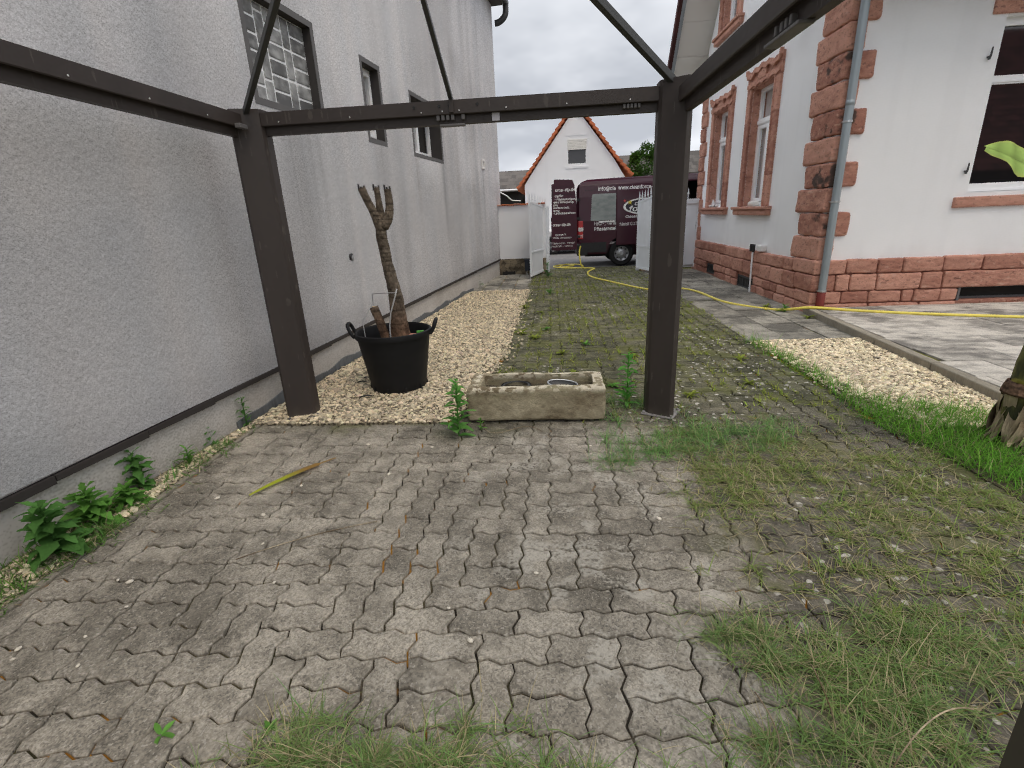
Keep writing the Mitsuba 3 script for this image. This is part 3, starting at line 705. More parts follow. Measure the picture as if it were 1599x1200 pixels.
obj('plinth_bed', cat(backs[1:] + [wall_yz(sbox(HY + 0.31, -0.1, HE, 0.70).difference(unary_union([sbox(a, c, b, d) for a, b, c, d in cel])), HX - 0.02, HX + 0.3)]), 'mat_sand', False, WH, uv=None) if False else None
m = cat(backs[1:] + [wall_yz(sbox(HY - 0.02, -0.1, HE, 0.70).difference(unary_union([sbox(a, c, b, d) for a, b, c, d in cel])), HX - 0.02, HX + 0.3)])
toned('plinth_bed', m, 'mat_sand', WH, tone=0.1)
for a, b, c, d in cel:
    w = obj('cellar_window', cat(wall_yz(sbox(a, c, b, d).difference(sbox(a + 0.03, c + 0.03, b - 0.03, d - 0.03)), HX - 0.035, HX - 0.022), *[bx(HX - 0.034, HX - 0.023, a + (b - a) * t - 0.012, a + (b - a) * t + 0.012, c, d) for t in (0.33, 0.66)]), 'mat_darkmetal', False, WH)
    obj('pane', rect([HX - 0.0215, a, c], [0, b - a, 0], [0, 0, d - c]), 'mat_room', False, w)
w = obj('cellar_window', cat(bx(5.82, 7.04, HY + 0.10, HY + 0.14, 0.132, 0.16), bx(5.82, 7.04, HY + 0.10, HY + 0.14, 0.29, 0.319), bx(5.802, 5.83, HY - 0.06, HY + 0.15, 0.133, 0.319)), 'mat_greypaint', False, WH)
obj('pane', rect([5.8, HY + 0.15, 0.13], [1.25, 0, 0], [0, 0, 0.19]), 'mat_room', False, w)

def side_window(a, b, c, d, so, top, name, sill=True, seed=0):
    """Sandstone surround with a carved wavy head, white frame with transom, curtains."""
    w0 = 0.23
    w = obj('window', cat(wall_yz(sbox(a, c, b, d).difference(sbox(a + 0.075, c + 0.075, b - 0.075, d - 0.075)), HX + 0.125, HX + 0.19),
                          bx(HX + 0.115, HX + 0.195, a + 0.076, b - 0.076, d - 0.63, d - 0.53),
                          bx(HX + 0.102, HX + 0.114, a + 0.02, b - 0.02, d - 0.61, d - 0.55),
                          *[wall_yz(sbox(a + 0.09 + q * (b - a - 0.18) / 2, c + 0.09, a + 0.09 + (q + 1) * (b - a - 0.18) / 2, d - 0.64).difference(sbox(a + 0.145 + q * (b - a - 0.18) / 2, c + 0.15, a + 0.035 + (q + 1) * (b - a - 0.18) / 2, d - 0.70)), HX + 0.118, HX + 0.17) for q in range(2)]), 'mat_frame', False, WH)
    labels[w] = {'label': name}
    obj('pane', rect([HX + 0.155, a + 0.07, c + 0.07], [0, b - a - 0.14, 0], [0, 0, d - c - 0.14]), 'mat_pane', False, w)
    ys = np.linspace(a + 0.02, b - 0.02, 60); xs = HX + 0.225 + 0.012 * np.sin(ys * 75) + 0.006 * np.sin(ys * 31)
    V = np.vstack([np.column_stack([xs, ys, np.full(60, c)]), np.column_stack([xs, ys, np.full(60, d)])])
    obj('curtain', trimesh.Trimesh(V, np.array([[i, i + 1, i + 61] for i in range(59)] + [[i, i + 61, i + 60] for i in range(59)]), process=False), 'mat_curtain', True, w)
    # jambs (two stones each side), proud of the render
    s = obj('surround', cat([bx(HX - 0.001, HX + 0.24, a - 0.002, a + 0.012, c, d), bx(HX - 0.001, HX + 0.24, b - 0.012, b + 0.002, c, d), bx(HX - 0.001, HX + 0.24, a + 0.013, b - 0.013, d - 0.012, d + 0.002)]), 'mat_sand', False, w, uv=None) if False else None
    m = cat([bx(HX - 0.001, HX + 0.24, a - 0.002, a + 0.012, c, d), bx(HX - 0.001, HX + 0.24, b - 0.012, b + 0.002, c, d), bx(HX - 0.001, HX + 0.24, a + 0.013, b - 0.013, d - 0.012, d + 0.002)])
    s = toned('surround', m, 'mat_sand', w, tone=0.55)
    mid = c + (d - c) * 0.52
    for (p, q_) in ((a - w0, a), (b, b + w0)):
        for n, (z0, z1) in enumerate(((c, c + 0.52), (c + 0.52, mid + 0.45), (mid + 0.45, d - 0.0))):
            m = cat(rbox(HX - 0.045, HX + 0.06, p + 0.012, q_ - 0.001, z0 + 0.001, z1 - 0.001, 0.012, 0.15, 0.004, 9, seed + n), rbox(HX - 0.06, HX - 0.03, (q_ - 0.055 if p < a else p), (q_ if p < a else p + 0.055), z0, z1, 0.012))
            toned('jamb_stone', m, 'mat_sand', s, 40)
    # head: wavy top outline with a raised moulding and a scalloped lower edge
    u = np.linspace(-1, 1, 41); half = (b - a) / 2 + w0; cy = (a + b) / 2
    zt = d + 0.20 + (top - d - 0.20) * (0.35 + 0.65 * np.clip(1 - (np.abs(u) / 0.62) ** 3, 0, 1) * 1.0) + 0.018 * np.cos(u * 15)
    zt = np.where(np.abs(u) > 0.93, zt.min() + 0.11, zt)
    zl = d + 0.005 + 0.03 * np.abs(np.sin(u * 7.8))
    m = wall_yz(Polygon(list(zip(cy + u * half, zt)) + list(zip((cy + u * half)[::-1], np.full(41, d + 0.003)))), HX - 0.042, HX + 0.06); toned('head_stone', m, 'mat_sand', s, tone=0.5)
    m = cat(wall_yz(Polygon(list(zip(cy + u * half * 1.03, zt + 0.03)) + list(zip((cy + u * half * 1.03)[::-1], (zt - 0.055)[::-1]))), HX - 0.095, HX - 0.0425),
            wall_yz(Polygon(list(zip(cy + u * half * 0.97, zl + 0.075)) + list(zip((cy + u * half * 0.97)[::-1], zl[::-1]))), HX - 0.066, HX - 0.0425),
            wall_yz(Polygon([(cy - 0.16, d + 0.09), (cy + 0.16, d + 0.09), (cy + 0.20, zt[20] - 0.07), (cy - 0.20, zt[20] - 0.07)]), HX - 0.075, HX - 0.0425)); toned('moulding', m, 'mat_sand', s, tone=0.62)
    if sill:
        m = cat(rbox(HX - 0.13, HX + 0.24, a - 0.36, b + 0.36, c - 0.055, c - 0.001, 0.015, 0.2, 0.003, 9, seed), rbox(HX - 0.095, HX + 0.1, a - 0.33, b + 0.33, c - 0.155, c - 0.0555, 0.02, 0.2, 0.003, 9, seed + 3)); toned('sill', m, 'mat_sand', s, 40, tone=0.6)
side_window(*side_open['w1'], 0, 3.88, 'nearer tall window with white frame and sandstone surround', True, 500)
side_window(*side_open['w2'], 0, 3.79, 'farther tall window with white frame and sandstone surround', True, 520)
side_window(*side_open['w3'], 0, 7.4, 'upper window with sandstone surround under the eave', True, 540)
# front window
a, b, c, d = fw
w = obj('window', cat(wall_xz(sbox(a, c, b, d).difference(unary_union([sbox(a + 0.012, c + 0.115, b - 0.08, 2.915), sbox(a + 0.012, 3.015, a + 0.58, d - 0.095), sbox(a + 0.64, 3.015, b - 0.08, d - 0.095)])), HY + 0.10, HY + 0.17),
                      bx(a + 0.01, b - 0.02, HY + 0.085, HY + 0.099, 2.935, 2.955), bx(a - 0.02, b, HY + 0.07, HY + 0.099, c + 0.01, c + 0.04)), 'mat_frame', False, WH)
labels[w] = {'label': 'large white framed front window reflecting a dark roof'}
scene['mat_frontglass'] = {'type': 'twosided', 'bsdf': {'type': 'principled', 'base_color': {'type': 'rgb', 'value': [0.012, 0.011, 0.012]}, 'roughness': 0.03, 'specular': 0.7}}
obj('pane', rect([a, HY + 0.135, c], [b - a, 0, 0], [0, 0, d - c]), 'mat_frontglass', False, w)
toned('lintel', rbox(5.48, 7.2, HY - 0.03, HY + 0.09, 3.672, 3.97, 0.01, 0.2, 0.004, 8, 3), 'mat_sand', w)
toned('sill', rbox(5.50, 7.2, HY - 0.05, HY + 0.09, 1.41, 1.545, 0.012, 0.2, 0.004, 8, 9), 'mat_sand', w, tone=0.6)
for n, (x, z) in enumerate(((5.535, 3.26), (5.565, 1.925))):
    m = cat(tube([(x, HY + 0.02, z - 0.05), (x, HY - 0.05, z - 0.05), (x + 0.005, HY - 0.05, z + 0.05)], [0.012, 0.014, 0.009], 6), rbox(x - 0.014, x + 0.014, HY - 0.045, HY - 0.02, z - 0.085, z - 0.04, 0.006)); obj('shutter_hook', m, 'mat_darkmetal', False, WH)
# downpipe with clamps and red foot
p = obj('downpipe', tube([(3.895, HY - 0.115, 0.30), (3.895, HY - 0.115, 2.5), (3.895, HY - 0.115, 4.4), (3.895, HY - 0.115, 6.2)], 0.052, 16), 'mat_zinc', True, WH); labels[p] = {'label': 'grey metal downpipe on the house corner'}
obj('pipe_foot', tube([(3.895, HY - 0.115, 0.08), (3.895, HY - 0.115, 0.335)], 0.056, 16), 'mat_redpipe', True, p); labels[p + '__pipe_foot'] = {'label': 'rust red foot of the downpipe'}
for z in (2.55, 1.56, 0.34): obj('pipe_clamp', cat(tube([(3.895, HY - 0.115, z - 0.012), (3.895, HY - 0.115, z + 0.012)], 0.061, 16), bx(3.84, 3.86, HY - 0.13, HY, z - 0.008, z + 0.008)), 'mat_clampmetal', False, p)
obj('pipe_seam', tube([(3.895, HY - 0.115, 2.74), (3.895, HY - 0.115, 2.80)], 0.0545, 16), 'mat_zinc', True, p)
# small fittings on the side wall
k = thing('water_tap', 'thin white standpipe with two black taps on the sandstone plinth', 'tap')
obj('pipe', tube([(HX - 0.14, 9.86, -0.01), (HX - 0.14, 9.9, 0.80)], 0.017, 8), 'mat_frame', True, k)
for y in (9.86, 9.97): obj('tap', rbox(HX - 0.17, HX - 0.12, y - 0.02, y + 0.02, 0.74, 0.875, 0.01), 'mat_blackpipe', False, k)
obj('plug_box', rbox(HX - 0.11, HX - 0.001, 9.62, 9.83, 0.755, 0.87, 0.02), 'mat_whiteplastic', False, k)
k = thing('wall_lamp', 'small grey square lamp on a thin bent arm on the white wall', 'lamp')
obj('arm', tube([(HX, 8.72, 4.22), (HX - 0.10, 8.72, 4.26), (HX - 0.16, 8.80, 4.20), (HX - 0.20, 9.05, 4.10)], 0.008, 6), 'mat_clampmetal', True, k)
m = rbox(-0.04, 0.03, -0.085, 0.085, -0.085, 0.085, 0.012); m.apply_transform(trimesh.transformations.euler_matrix(0.75, 0.15, -0.3)); m.apply_translation([HX - 0.21, 9.13, 4.06]); obj('head', m, 'mat_greyplastic', False, k)
k = thing('meter_box', 'grey electric box with cables at the far end of the white house', 'box')
obj('body', cat(rbox(HX - 0.12, HX - 0.002, 14.05, 14.28, 1.0, 1.22, 0.015), tube([(HX - 0.05, 14.2, 1.0), (HX - 0.05, 14.22, 0.72)], 0.014, 6), tube([(HX - 0.08, 14.1, 1.0), (HX - 0.08, 14.12, 0.74)], 0.01, 6), tube([(HX - 0.05, 14.25, 1.2), (HX - 0.05, 14.27, 1.9)], 0.014, 6)), 'mat_greyplastic', False, k)
k = thing('sill_ornaments', 'small bottle and leafy pebbles arranged on the farther window sill', 'ornament')
obj('bottle', place(lathe([(0, 0), (0.035, 0), (0.035, 0.10), (0.018, 0.14), (0.018, 0.17), (0, 0.17)], 12), rotz(0, (HX - 0.03, 12.92, 1.53))), 'mat_frame', True, k)
for q in range(5):
    m = place(ICO.copy(), np.diag([0.045, 0.06, 0.035, 1.0])); m.apply_translation([HX - 0.05 + 0.02 * (q % 2), 12.58 + 0.12 * q, 1.56]); obj('pebble', m, 'mat_darkbox' if q % 2 else 'mat_whiteplastic', True, k)
k = thing('cloth', 'pale folded cloth lying on the nearer window sill', 'cloth')
obj('bundle', rbox(HX - 0.02, HX + 0.15, 10.52, 10.78, 1.531, 1.62, 0.045, 0.05, 0.02, 9, 4), 'mat_boards', 40, k)

# ------------------------------------------------------------------ pergola frame
PG = thing('pergola', 'dark brown metal pergola frame with four posts and bare rafters', 'pergola')
def post(poly, ztop, flip=False):
    m = extr(Polygon(poly), ztop); return m
# inner corner of each post is cut at an angle
fl = [(-2.272, 3.875), (-2.100, 3.945), (-2.088, 3.975), (-2.088, 4.06), (-2.285, 4.06), (-2.300, 4.04), (-2.300, 3.90)]
frp = [(0.905, 3.800), (0.760, 3.888), (0.745, 3.92), (0.745, 4.02), (0.93, 4.02), (0.942, 4.0), (0.942, 3.83)]
nr = [(0.915, 0.81), (0.865, 0.715), (0.86, 0.68), (0.87, 0.575), (1.0, 0.545), (1.03, 0.575), (1.03, 0.79)]
nl = [(-2.272, 0.86), (-2.14, 0.76), (-2.10, 0.70), (-2.10, 0.62), (-2.30, 0.62), (-2.30, 0.84)]
PLATES = []
for pts, zt in ((fl, 2.395), (frp, 2.40), (nr, 2.38), (nl, 2.38)):
    p = obj('post', extr(Polygon(pts).buffer(0.004, join_style=1), zt), 'mat_brown', False, PG)
    cx, cy = np.mean(pts, 0)
    b = cat([rbox(-0.13, 0.13, -0.11, 0.11, 0.0, 0.012, 0.004)] + [tube([(u_, v_, 0.012), (u_, v_, 0.026)], 0.011, 6) for u_ in (-0.112, 0.112) for v_ in (-0.09, 0.09)]); b = place(b, rotz(0.42 if cx < 0 else -0.5, (cx + 0.01, cy - 0.005, 0.003)))
    obj('base_plate', b, 'mat_galv' if cx > 0 else 'mat_bracket', False, p)
def beam(a, b, key='beam'):
    """C-shaped beam between two points; the open side is on the left of a->b."""
    a, b = np.array(a, float), np.array(b, float); L = np.linalg.norm(b - a); d = (b - a) / L
    pr = Polygon([(0, 0), (0.075, 0), (0.075, 0.148), (-0.004, 0.148), (-0.004, 0.067), (0.004, 0.063), (0.012, 0.070), (0.012, 0.140), (0.058, 0.140), (0.058, 0.010), (0.036, 0.010), (0.036, 0.0)])
    pr = Polygon([(0.040, 0), (0.085, 0), (0.085, 0.148), (0.0, 0.148), (0.0, 0.062), (0.006, 0.057), (0.014, 0.062), (0.014, 0.068), (0.040, 0.068)])
    m = extr(pr, L); v = np.array(m.vertices)
    n = np.array([d[1], -d[0], 0])     # right of travel
    P = a + v[:, 2:3] * d + v[:, 0:1] * n + v[:, 1:2] * np.array([0, 0, 1.0])
    return P, m.faces, d, n
def add_beam(a, b):
    P, F_, d, n = beam(a, b)
    return obj('beam', trimesh.Trimesh(P, F_, process=False), 'mat_brown', False, PG), d, n
fb, d, n = add_beam((0.742, 3.925, 2.223), (-2.09, 3.945, 2.223))
for x in (-1.95, -1.42, -0.9, -0.75, -0.63, -0.3, 0.12, 0.55): obj('screw', place(ICO.copy(), np.array([[0.006, 0, 0, x], [0, 0.004, 0, 3.926], [0, 0, 0.006, 2.300], [0, 0, 0, 1]])), 'mat_screw', True, fb)
for x in (-0.95, -0.77, -0.70, -0.50): obj('bolt_hole', place(lathe([(0, 0), (0.009, 0), (0.009, 0.004), (0, 0.004)], 10), np.array([[1, 0, 0, x], [0, 0, -1, 3.9325], [0, 1, 0, 2.335], [0, 0, 0, 1]])), 'mat_blackpipe', False, fb)
for x0 in (-0.80, -0.765, -0.73, -0.695, -0.62): obj('connector', rbox(x0, x0 + 0.024, 3.945, 3.99, 2.247, 2.282, 0.004), 'mat_bracket', False, fb)
for x0 in (0.505, 0.53, 0.555, 0.58, 0.605): obj('connector', rbox(x0, x0 + 0.018, 3.94, 3.99, 2.250, 2.280, 0.004), 'mat_bracket', False, fb)
obj('joint_bracket', rbox(-0.78, -0.60, 3.95, 4.0, 2.208, 2.224, 0.004), 'mat_bracket', False, fb)
obj('joint_cover', rbox(-0.70, -0.668, 3.918, 3.928, 2.29, 2.372, 0.002), 'mat_brown', False, fb)
k = obj('sticker', rect([-0.405, 3.9655, 2.228], [0.055, 0.001, 0], [0, 0, 0.052]), 'mat_sticker', False, fb); labels[k] = {'label': 'pale blank sticker on the front beam'}
lb, d, n = add_beam((-2.205, 3.89, 2.212), (-2.205, 0.80, 2.210))
rb, d, n = add_beam((0.85, 0.78, 2.190), (0.85, 3.86, 2.192))
add_beam((-2.12, 0.74, 2.20), (0.87, 0.74, 2.19))
for y in (3.5, 3.0, 2.5): obj('screw', place(ICO.copy(), np.array([[0.004, 0, 0, -2.204], [0, 0.006, 0, y], [0, 0, 0.006, 2.290], [0, 0, 0, 1]])), 'mat_screw', True, lb)
obj('corner_bracket', rbox(-2.20, -2.16, 3.78, 3.88, 2.255, 2.285, 0.004), 'mat_bracket', False, lb)
for y in (2.2, 2.24, 2.28, 2.33): obj('connector', rbox(0.868, 0.90, y, y + 0.02, 2.20, 2.235, 0.004), 'mat_bracket', False, rb)
obj('joint_bracket', rbox(0.86, 0.92, 2.12, 2.42, 2.178, 2.192, 0.004), 'mat_bracket', False, rb)
apex = np.array([-0.675, 2.36, 3.22])
for s, r in (((-2.19, 3.93, 2.37), 0.017), ((-0.684, 3.96, 2.365), 0.014), ((0.84, 3.9, 2.375), 0.020), ((-2.18, 0.78, 2.36), 0.017), ((0.9, 0.78, 2.36), 0.017)):
    s = np.array(s); d = apex - s; L = np.linalg.norm(d); d /= L
    sd = np.cross(d, [0, 0, 1]); sd /= np.linalg.norm(sd); up = np.cross(sd, d)
    m = rbox(-r, r, -r * 1.2, r * 1.2, 0, L, 0.004); obj('rafter', place(m, mat4((sd, up, d), s)), 'mat_rod', False, PG)

# ------------------------------------------------------------------ pot with cut tree
PX, PY = -1.545, 4.70
PT = thing('plant_pot', 'large black plastic plant pot with two handles standing on the gravel', 'pot')
prof = [(0.0, 0.0), (0.255, 0.0), (0.262, 0.012), (0.275, 0.055), (0.272, 0.062), (0.345, 0.53), (0.362, 0.535), (0.368, 0.555), (0.364, 0.585), (0.350, 0.59), (0.338, 0.575), (0.328, 0.50), (0.325, 0.44)]
obj('bucket', place(lathe(prof, 56), rotz(0, (PX, PY, 0.0))), 'mat_potplastic', 50, PT)
for q in range(10):
    th = q / 10 * 2 * np.pi + 0.2; m = rbox(-0.012, 0.012, -0.005, 0.009, 0.004, 0.07, 0.004); m = place(m, rotz(th - np.pi / 2, (PX + 0.272 * math.cos(th), PY + 0.272 * math.sin(th), 0.0))); obj('rib', m, 'mat_potplastic', False, PT)
obj('earth', place(lathe([(0.0, 0.455), (0.2, 0.45), (0.326, 0.44)], 40), rotz(0, (PX, PY, 0))), 'mat_soil', True, PT)
for th in (math.radians(188), math.radians(8)):
    e = np.array([math.cos(th), math.sin(th), 0]); t = np.array([-e[1], e[0], 0]); o = np.array([PX, PY, 0])
    pts = [o + 0.355 * e - 0.075 * t + [0, 0, 0.545], o + 0.395 * e - 0.07 * t + [0, 0, 0.60], o + 0.415 * e - 0.05 * t + [0, 0, 0.655], o + 0.42 * e + [0, 0, 0.665], o + 0.415 * e + 0.05 * t + [0, 0, 0.655], o + 0.395 * e + 0.07 * t + [0, 0, 0.60], o + 0.355 * e + 0.075 * t + [0, 0, 0.545]]
    obj('handle', tube(smooth_path(pts, 5), 0.018, 8), 'mat_potplastic', True, PT)
TR = thing('pruned_tree', 'bare brown trunk cut back to three stubby branches in the black pot', 'tree')
def limb(pts, rad, n=14, amp=0.008, sub=7, seed=0):
    c = smooth_path(pts, sub); r = np.interp(np.linspace(0, 1, len(c)), np.linspace(0, 1, len(rad)), rad)
    m = tube(c, r, n); v = np.array(m.vertices)
    f = meshkit.fbm(v * np.array([14, 14, 9]) + seed, 4, seed) - 0.5; cc = c[np.clip(np.arange(len(v)) // n, 0, len(c) - 1)]
    d = v - cc; L = np.linalg.norm(d, axis=1, keepdims=True); v = v + d / np.maximum(L, 1e-6) * (f * 2 * amp)[:, None]
    return trimesh.Trimesh(v, m.faces, process=False)
tk = obj('trunk', limb([(PX + 0.075, PY + 0.03, 0.42), (PX + 0.07, PY, 0.60), (PX + 0.065, PY, 0.85), (PX + 0.04, PY, 1.10), (PX + 0.008, PY, 1.35), (PX + 0.002, PY, 1.50), (PX + 0.02, PY, 1.60)], [0.122, 0.094, 0.074, 0.065, 0.058, 0.052, 0.050, 0.052, 0.058], 18, 0.013, 10, 1), 'mat_bark', True, TR)
for n, (pts, rad) in enumerate(((((PX + 0.0, PY, 1.52), (PX - 0.03, PY - 0.01, 1.62), (PX - 0.075, PY - 0.02, 1.74), (PX - 0.125, PY - 0.02, 1.87)), (0.048, 0.038, 0.034, 0.034)),
                              (((PX + 0.02, PY + 0.02, 1.56), (PX + 0.0, PY + 0.04, 1.68), (PX - 0.008, PY + 0.05, 1.78), (PX - 0.018, PY + 0.06, 1.87)), (0.044, 0.034, 0.028, 0.027)),
                              (((PX + 0.03, PY, 1.54), (PX + 0.09, PY - 0.01, 1.63), (PX + 0.108, PY - 0.01, 1.72), (PX + 0.104, PY - 0.01, 1.855)), (0.048, 0.040, 0.034, 0.030)))):
    br = obj('branch', limb(pts, rad, 12, 0.006, 8, 20 + n), 'mat_bark', True, TR)
    e = np.array(pts[-1])
    m = cat([bx(e[0] + dx - 0.006, e[0] + dx + 0.006, e[1] + dy - 0.006, e[1] + dy + 0.006, e[2] - 0.02, e[2] + h) for dx, dy, h in ((-0.025, 0, 0.035), (0.0, -0.015, 0.015), (0.02, 0.01, 0.022))]); obj('torn_edge', m, 'mat_blackpipe', False, br)
obj('stump', limb([(PX - 0.06, PY - 0.02, 0.42), (PX - 0.095, PY - 0.02, 0.60), (PX - 0.155, PY - 0.02, 0.815)], [0.045, 0.042, 0.04], 12, 0.005, 8, 31), 'mat_bark', True, TR)
obj('cut_face', place(lathe([(0, 0.004), (0.034, 0.0)], 12), rotz(0, (PX - 0.157, PY - 0.02, 0.819))), 'mat_cutwood', False, TR)
WR = thing('wire_hoop', 'thin bent wire holder hooked around the trunk in the pot', 'wire')
obj('wire', tube([(PX - 0.235, PY - 0.12, 0.47), (PX - 0.245, PY - 0.12, 0.70), (PX - 0.205, PY - 0.1, 0.755), (PX - 0.19, PY - 0.08, 0.80), (PX - 0.145, PY - 0.06, 0.84), (PX - 0.140, PY - 0.06, 0.945), (PX + 0.02, PY - 0.10, 0.955), (PX + 0.115, PY - 0.11, 0.955)], 0.0045, 6), 'mat_wire', True, WR)
obj('hook', tube([(PX + 0.115, PY - 0.11, 0.99), (PX + 0.10, PY - 0.14, 0.92), (PX + 0.05, PY - 0.16, 0.78), (PX + 0.025, PY - 0.16, 0.66), (PX + 0.02, PY - 0.17, 0.50), (PX + 0.05, PY - 0.18, 0.46)], 0.007, 6), 'mat_wire', True, WR)
k = thing('brick', 'flat reddish stone piece lying on the earth in the black pot', 'brick'); obj('block', rbox(PX + 0.13, PX + 0.29, PY - 0.10, PY + 0.06, 0.455, 0.535, 0.03, 0.05, 0.02, 7, 2), 'mat_brick', 40, k)
k = thing('plastic_tag', 'bright green plastic scrap stuck at the pot rim', 'tag'); obj('strip', place(rbox(-0.035, 0.035, -0.01, 0.01, 0, 0.05, 0.004), rotz(0.5, (PX + 0.275, PY - 0.04, 0.53))), 'mat_greenplastic' if False else M('greenplastic', (0.08, 0.34, 0.05), 0.4), False, k)
k = thing('white_sheet', 'scrap of pale sheeting in the pot left of the trunk', 'sheet'); obj('scrap', place(rbox(-0.08, 0.08, -0.04, 0.04, 0, 0.006, 0.002), rotz(0.3, (PX - 0.12, PY - 0.17, 0.47))), 'mat_frame', False, k)
for q, (x, y, a, l) in enumerate(((-2.0, 4.75, 0.2, 0.10), (-1.98, 4.9, -0.6, 0.05), (-1.82, 4.3, 0.35, 0.14))):
    k = obj('twig', tube([(x, y, 0.04), (x + 0.5 * l * math.cos(a), y + 0.5 * l * math.sin(a), 0.05), (x + l * math.cos(a), y + l * math.sin(a), 0.04)], [0.006, 0.008, 0.003], 6), 'mat_blackpipe', True); tag(k, ['dark twig on the gravel left of the pot, longer of two', 'short dark stub on the gravel close behind the twig', 'dark leaf stalk on the gravel in front of the pot'][q], 'twig')

# ------------------------------------------------------------------ stone trough
TG = thing('stone_trough', 'weathered sandstone coloured stone trough on the paver edge', 'trough')
import manifold3d as m3
def trough():
    m = rbox(-0.70, 0.40, 3.745, 4.19, 0.018, 0.288, 0.022, 0.035, 0.010, 9, 5)
    c = rbox(-0.595, 0.315, 3.83, 4.12, 0.10, 0.50, 0.03, 0.06, 0.008, 9, 8)
    A = m3.Manifold(m3.Mesh(np.asarray(m.vertices, np.float32), np.asarray(m.faces, np.uint32))); B = m3.Manifold(m3.Mesh(np.asarray(c.vertices, np.float32), np.asarray(c.faces, np.uint32)))
    return A - B
try:
    tm = trough(); tm = tm if tm.num_tri() > 50 else None
except Exception:
    tm = None
if tm is None:
    tm = cat(rbox(-0.70, 0.40, 3.745, 3.83, 0.018, 0.288, 0.02, 0.035, 0.008, 9, 5), rbox(-0.70, 0.40, 4.12, 4.19, 0.018, 0.288, 0.02, 0.035, 0.008, 9, 6), rbox(-0.70, -0.6, 3.80, 4.15, 0.018, 0.285, 0.02, 0.035, 0.008, 9, 7), rbox(0.31, 0.40, 3.80, 4.15, 0.018, 0.285, 0.02, 0.035, 0.008, 9, 7), bx(-0.65, 0.35, 3.8, 4.15, 0.03, 0.12))
obj('basin', tm, 'mat_trough', False, TG)
for q, x in enumerate((-0.6, -0.2, 0.15)): obj('foot', rbox(x, x + 0.16, 3.80, 4.1, -0.002, 0.022, 0.006), 'mat_trough', False, TG)
k = thing('steel_dish', 'shiny round metal dish lying in the right half of the stone trough', 'dish')
th_ = np.linspace(0, 2 * np.pi, 33); Xd = trimesh.transformations.euler_matrix(0.22, 0.10, 0); Xd[:3, 3] = (0.07, 4.03, 0.232)
obj('rim', place(tube(np.column_stack([0.125 * np.cos(th_), 0.06 * np.sin(th_), 0 * th_]), 0.007, 8, False), Xd), 'mat_clampmetal', True, k)
obj('bowl', place(place(lathe([(0.122, -0.001), (0.09, -0.03), (0, -0.034)], 32), np.diag([1, 0.48, 1, 1.0])), Xd), 'mat_darkmetal', True, k)
k = thing('dark_ring', 'dark flat ring lying in the left half of the trough', 'ring'); obj('band', place(lathe([(0.10, 0), (0.13, 0.006), (0.10, 0.012), (0.10, 0)], 26), rotz(0, (-0.32, 4.02, 0.222))), 'mat_darkmetal', True, k)
obj('fill', rbox(-0.59, 0.31, 3.84, 4.11, 0.11, 0.205, 0.01, 0.05, 0.02, 6, 12), 'mat_soil', 40, TG)

# ------------------------------------------------------------------ gate, boundary wall
BW = thing('boundary_wall', 'low white rendered wall with red tile coping and rough stone base beside the gate leaf', 'wall')
obj('render', bx(-1.50, -0.16, 14.22, 14.46, 0.42, 1.80), 'mat_white', False, BW)
obj('stone_base', rbox(-1.50, -0.16, 14.17, 14.50, -0.02, 0.419, 0.02, 0.08, 0.02, 6, 3), 'mat_oldwall', False, BW)
obj('niche', bx(-1.36, -1.02, 14.12, 14.20, 0.0, 0.09), 'mat_room', False, BW)
for q in range(8):
    m = place(rbox(-0.085, 0.085, -0.19, 0.19, 0, 0.035, 0.015), rotz(rnd.gauss(0, 0.02), (-1.40 + q * 0.165, 14.33, 1.80 + 0.01 * (q % 2)))); toned('coping_tile', m, 'mat_orange' if q % 3 else 'mat_sand', BW)
k = thing('letter_box', 'dark blue box fixed to the stone base behind the left gate leaf', 'box')
obj('case', rbox(-0.74, -0.44, 14.05, 14.165, 0.10, 0.40, 0.012), 'mat_darkbox', False, k); obj('lid', rbox(-0.75, -0.43, 14.03, 14.168, 0.37, 0.41, 0.01), 'mat_darkbox', False, k)
for q in range(4): obj('bar', bx(-0.70 + q * 0.07, -0.685 + q * 0.07, 14.10, 14.12, -0.01, 0.099), 'mat_screw', False, k)

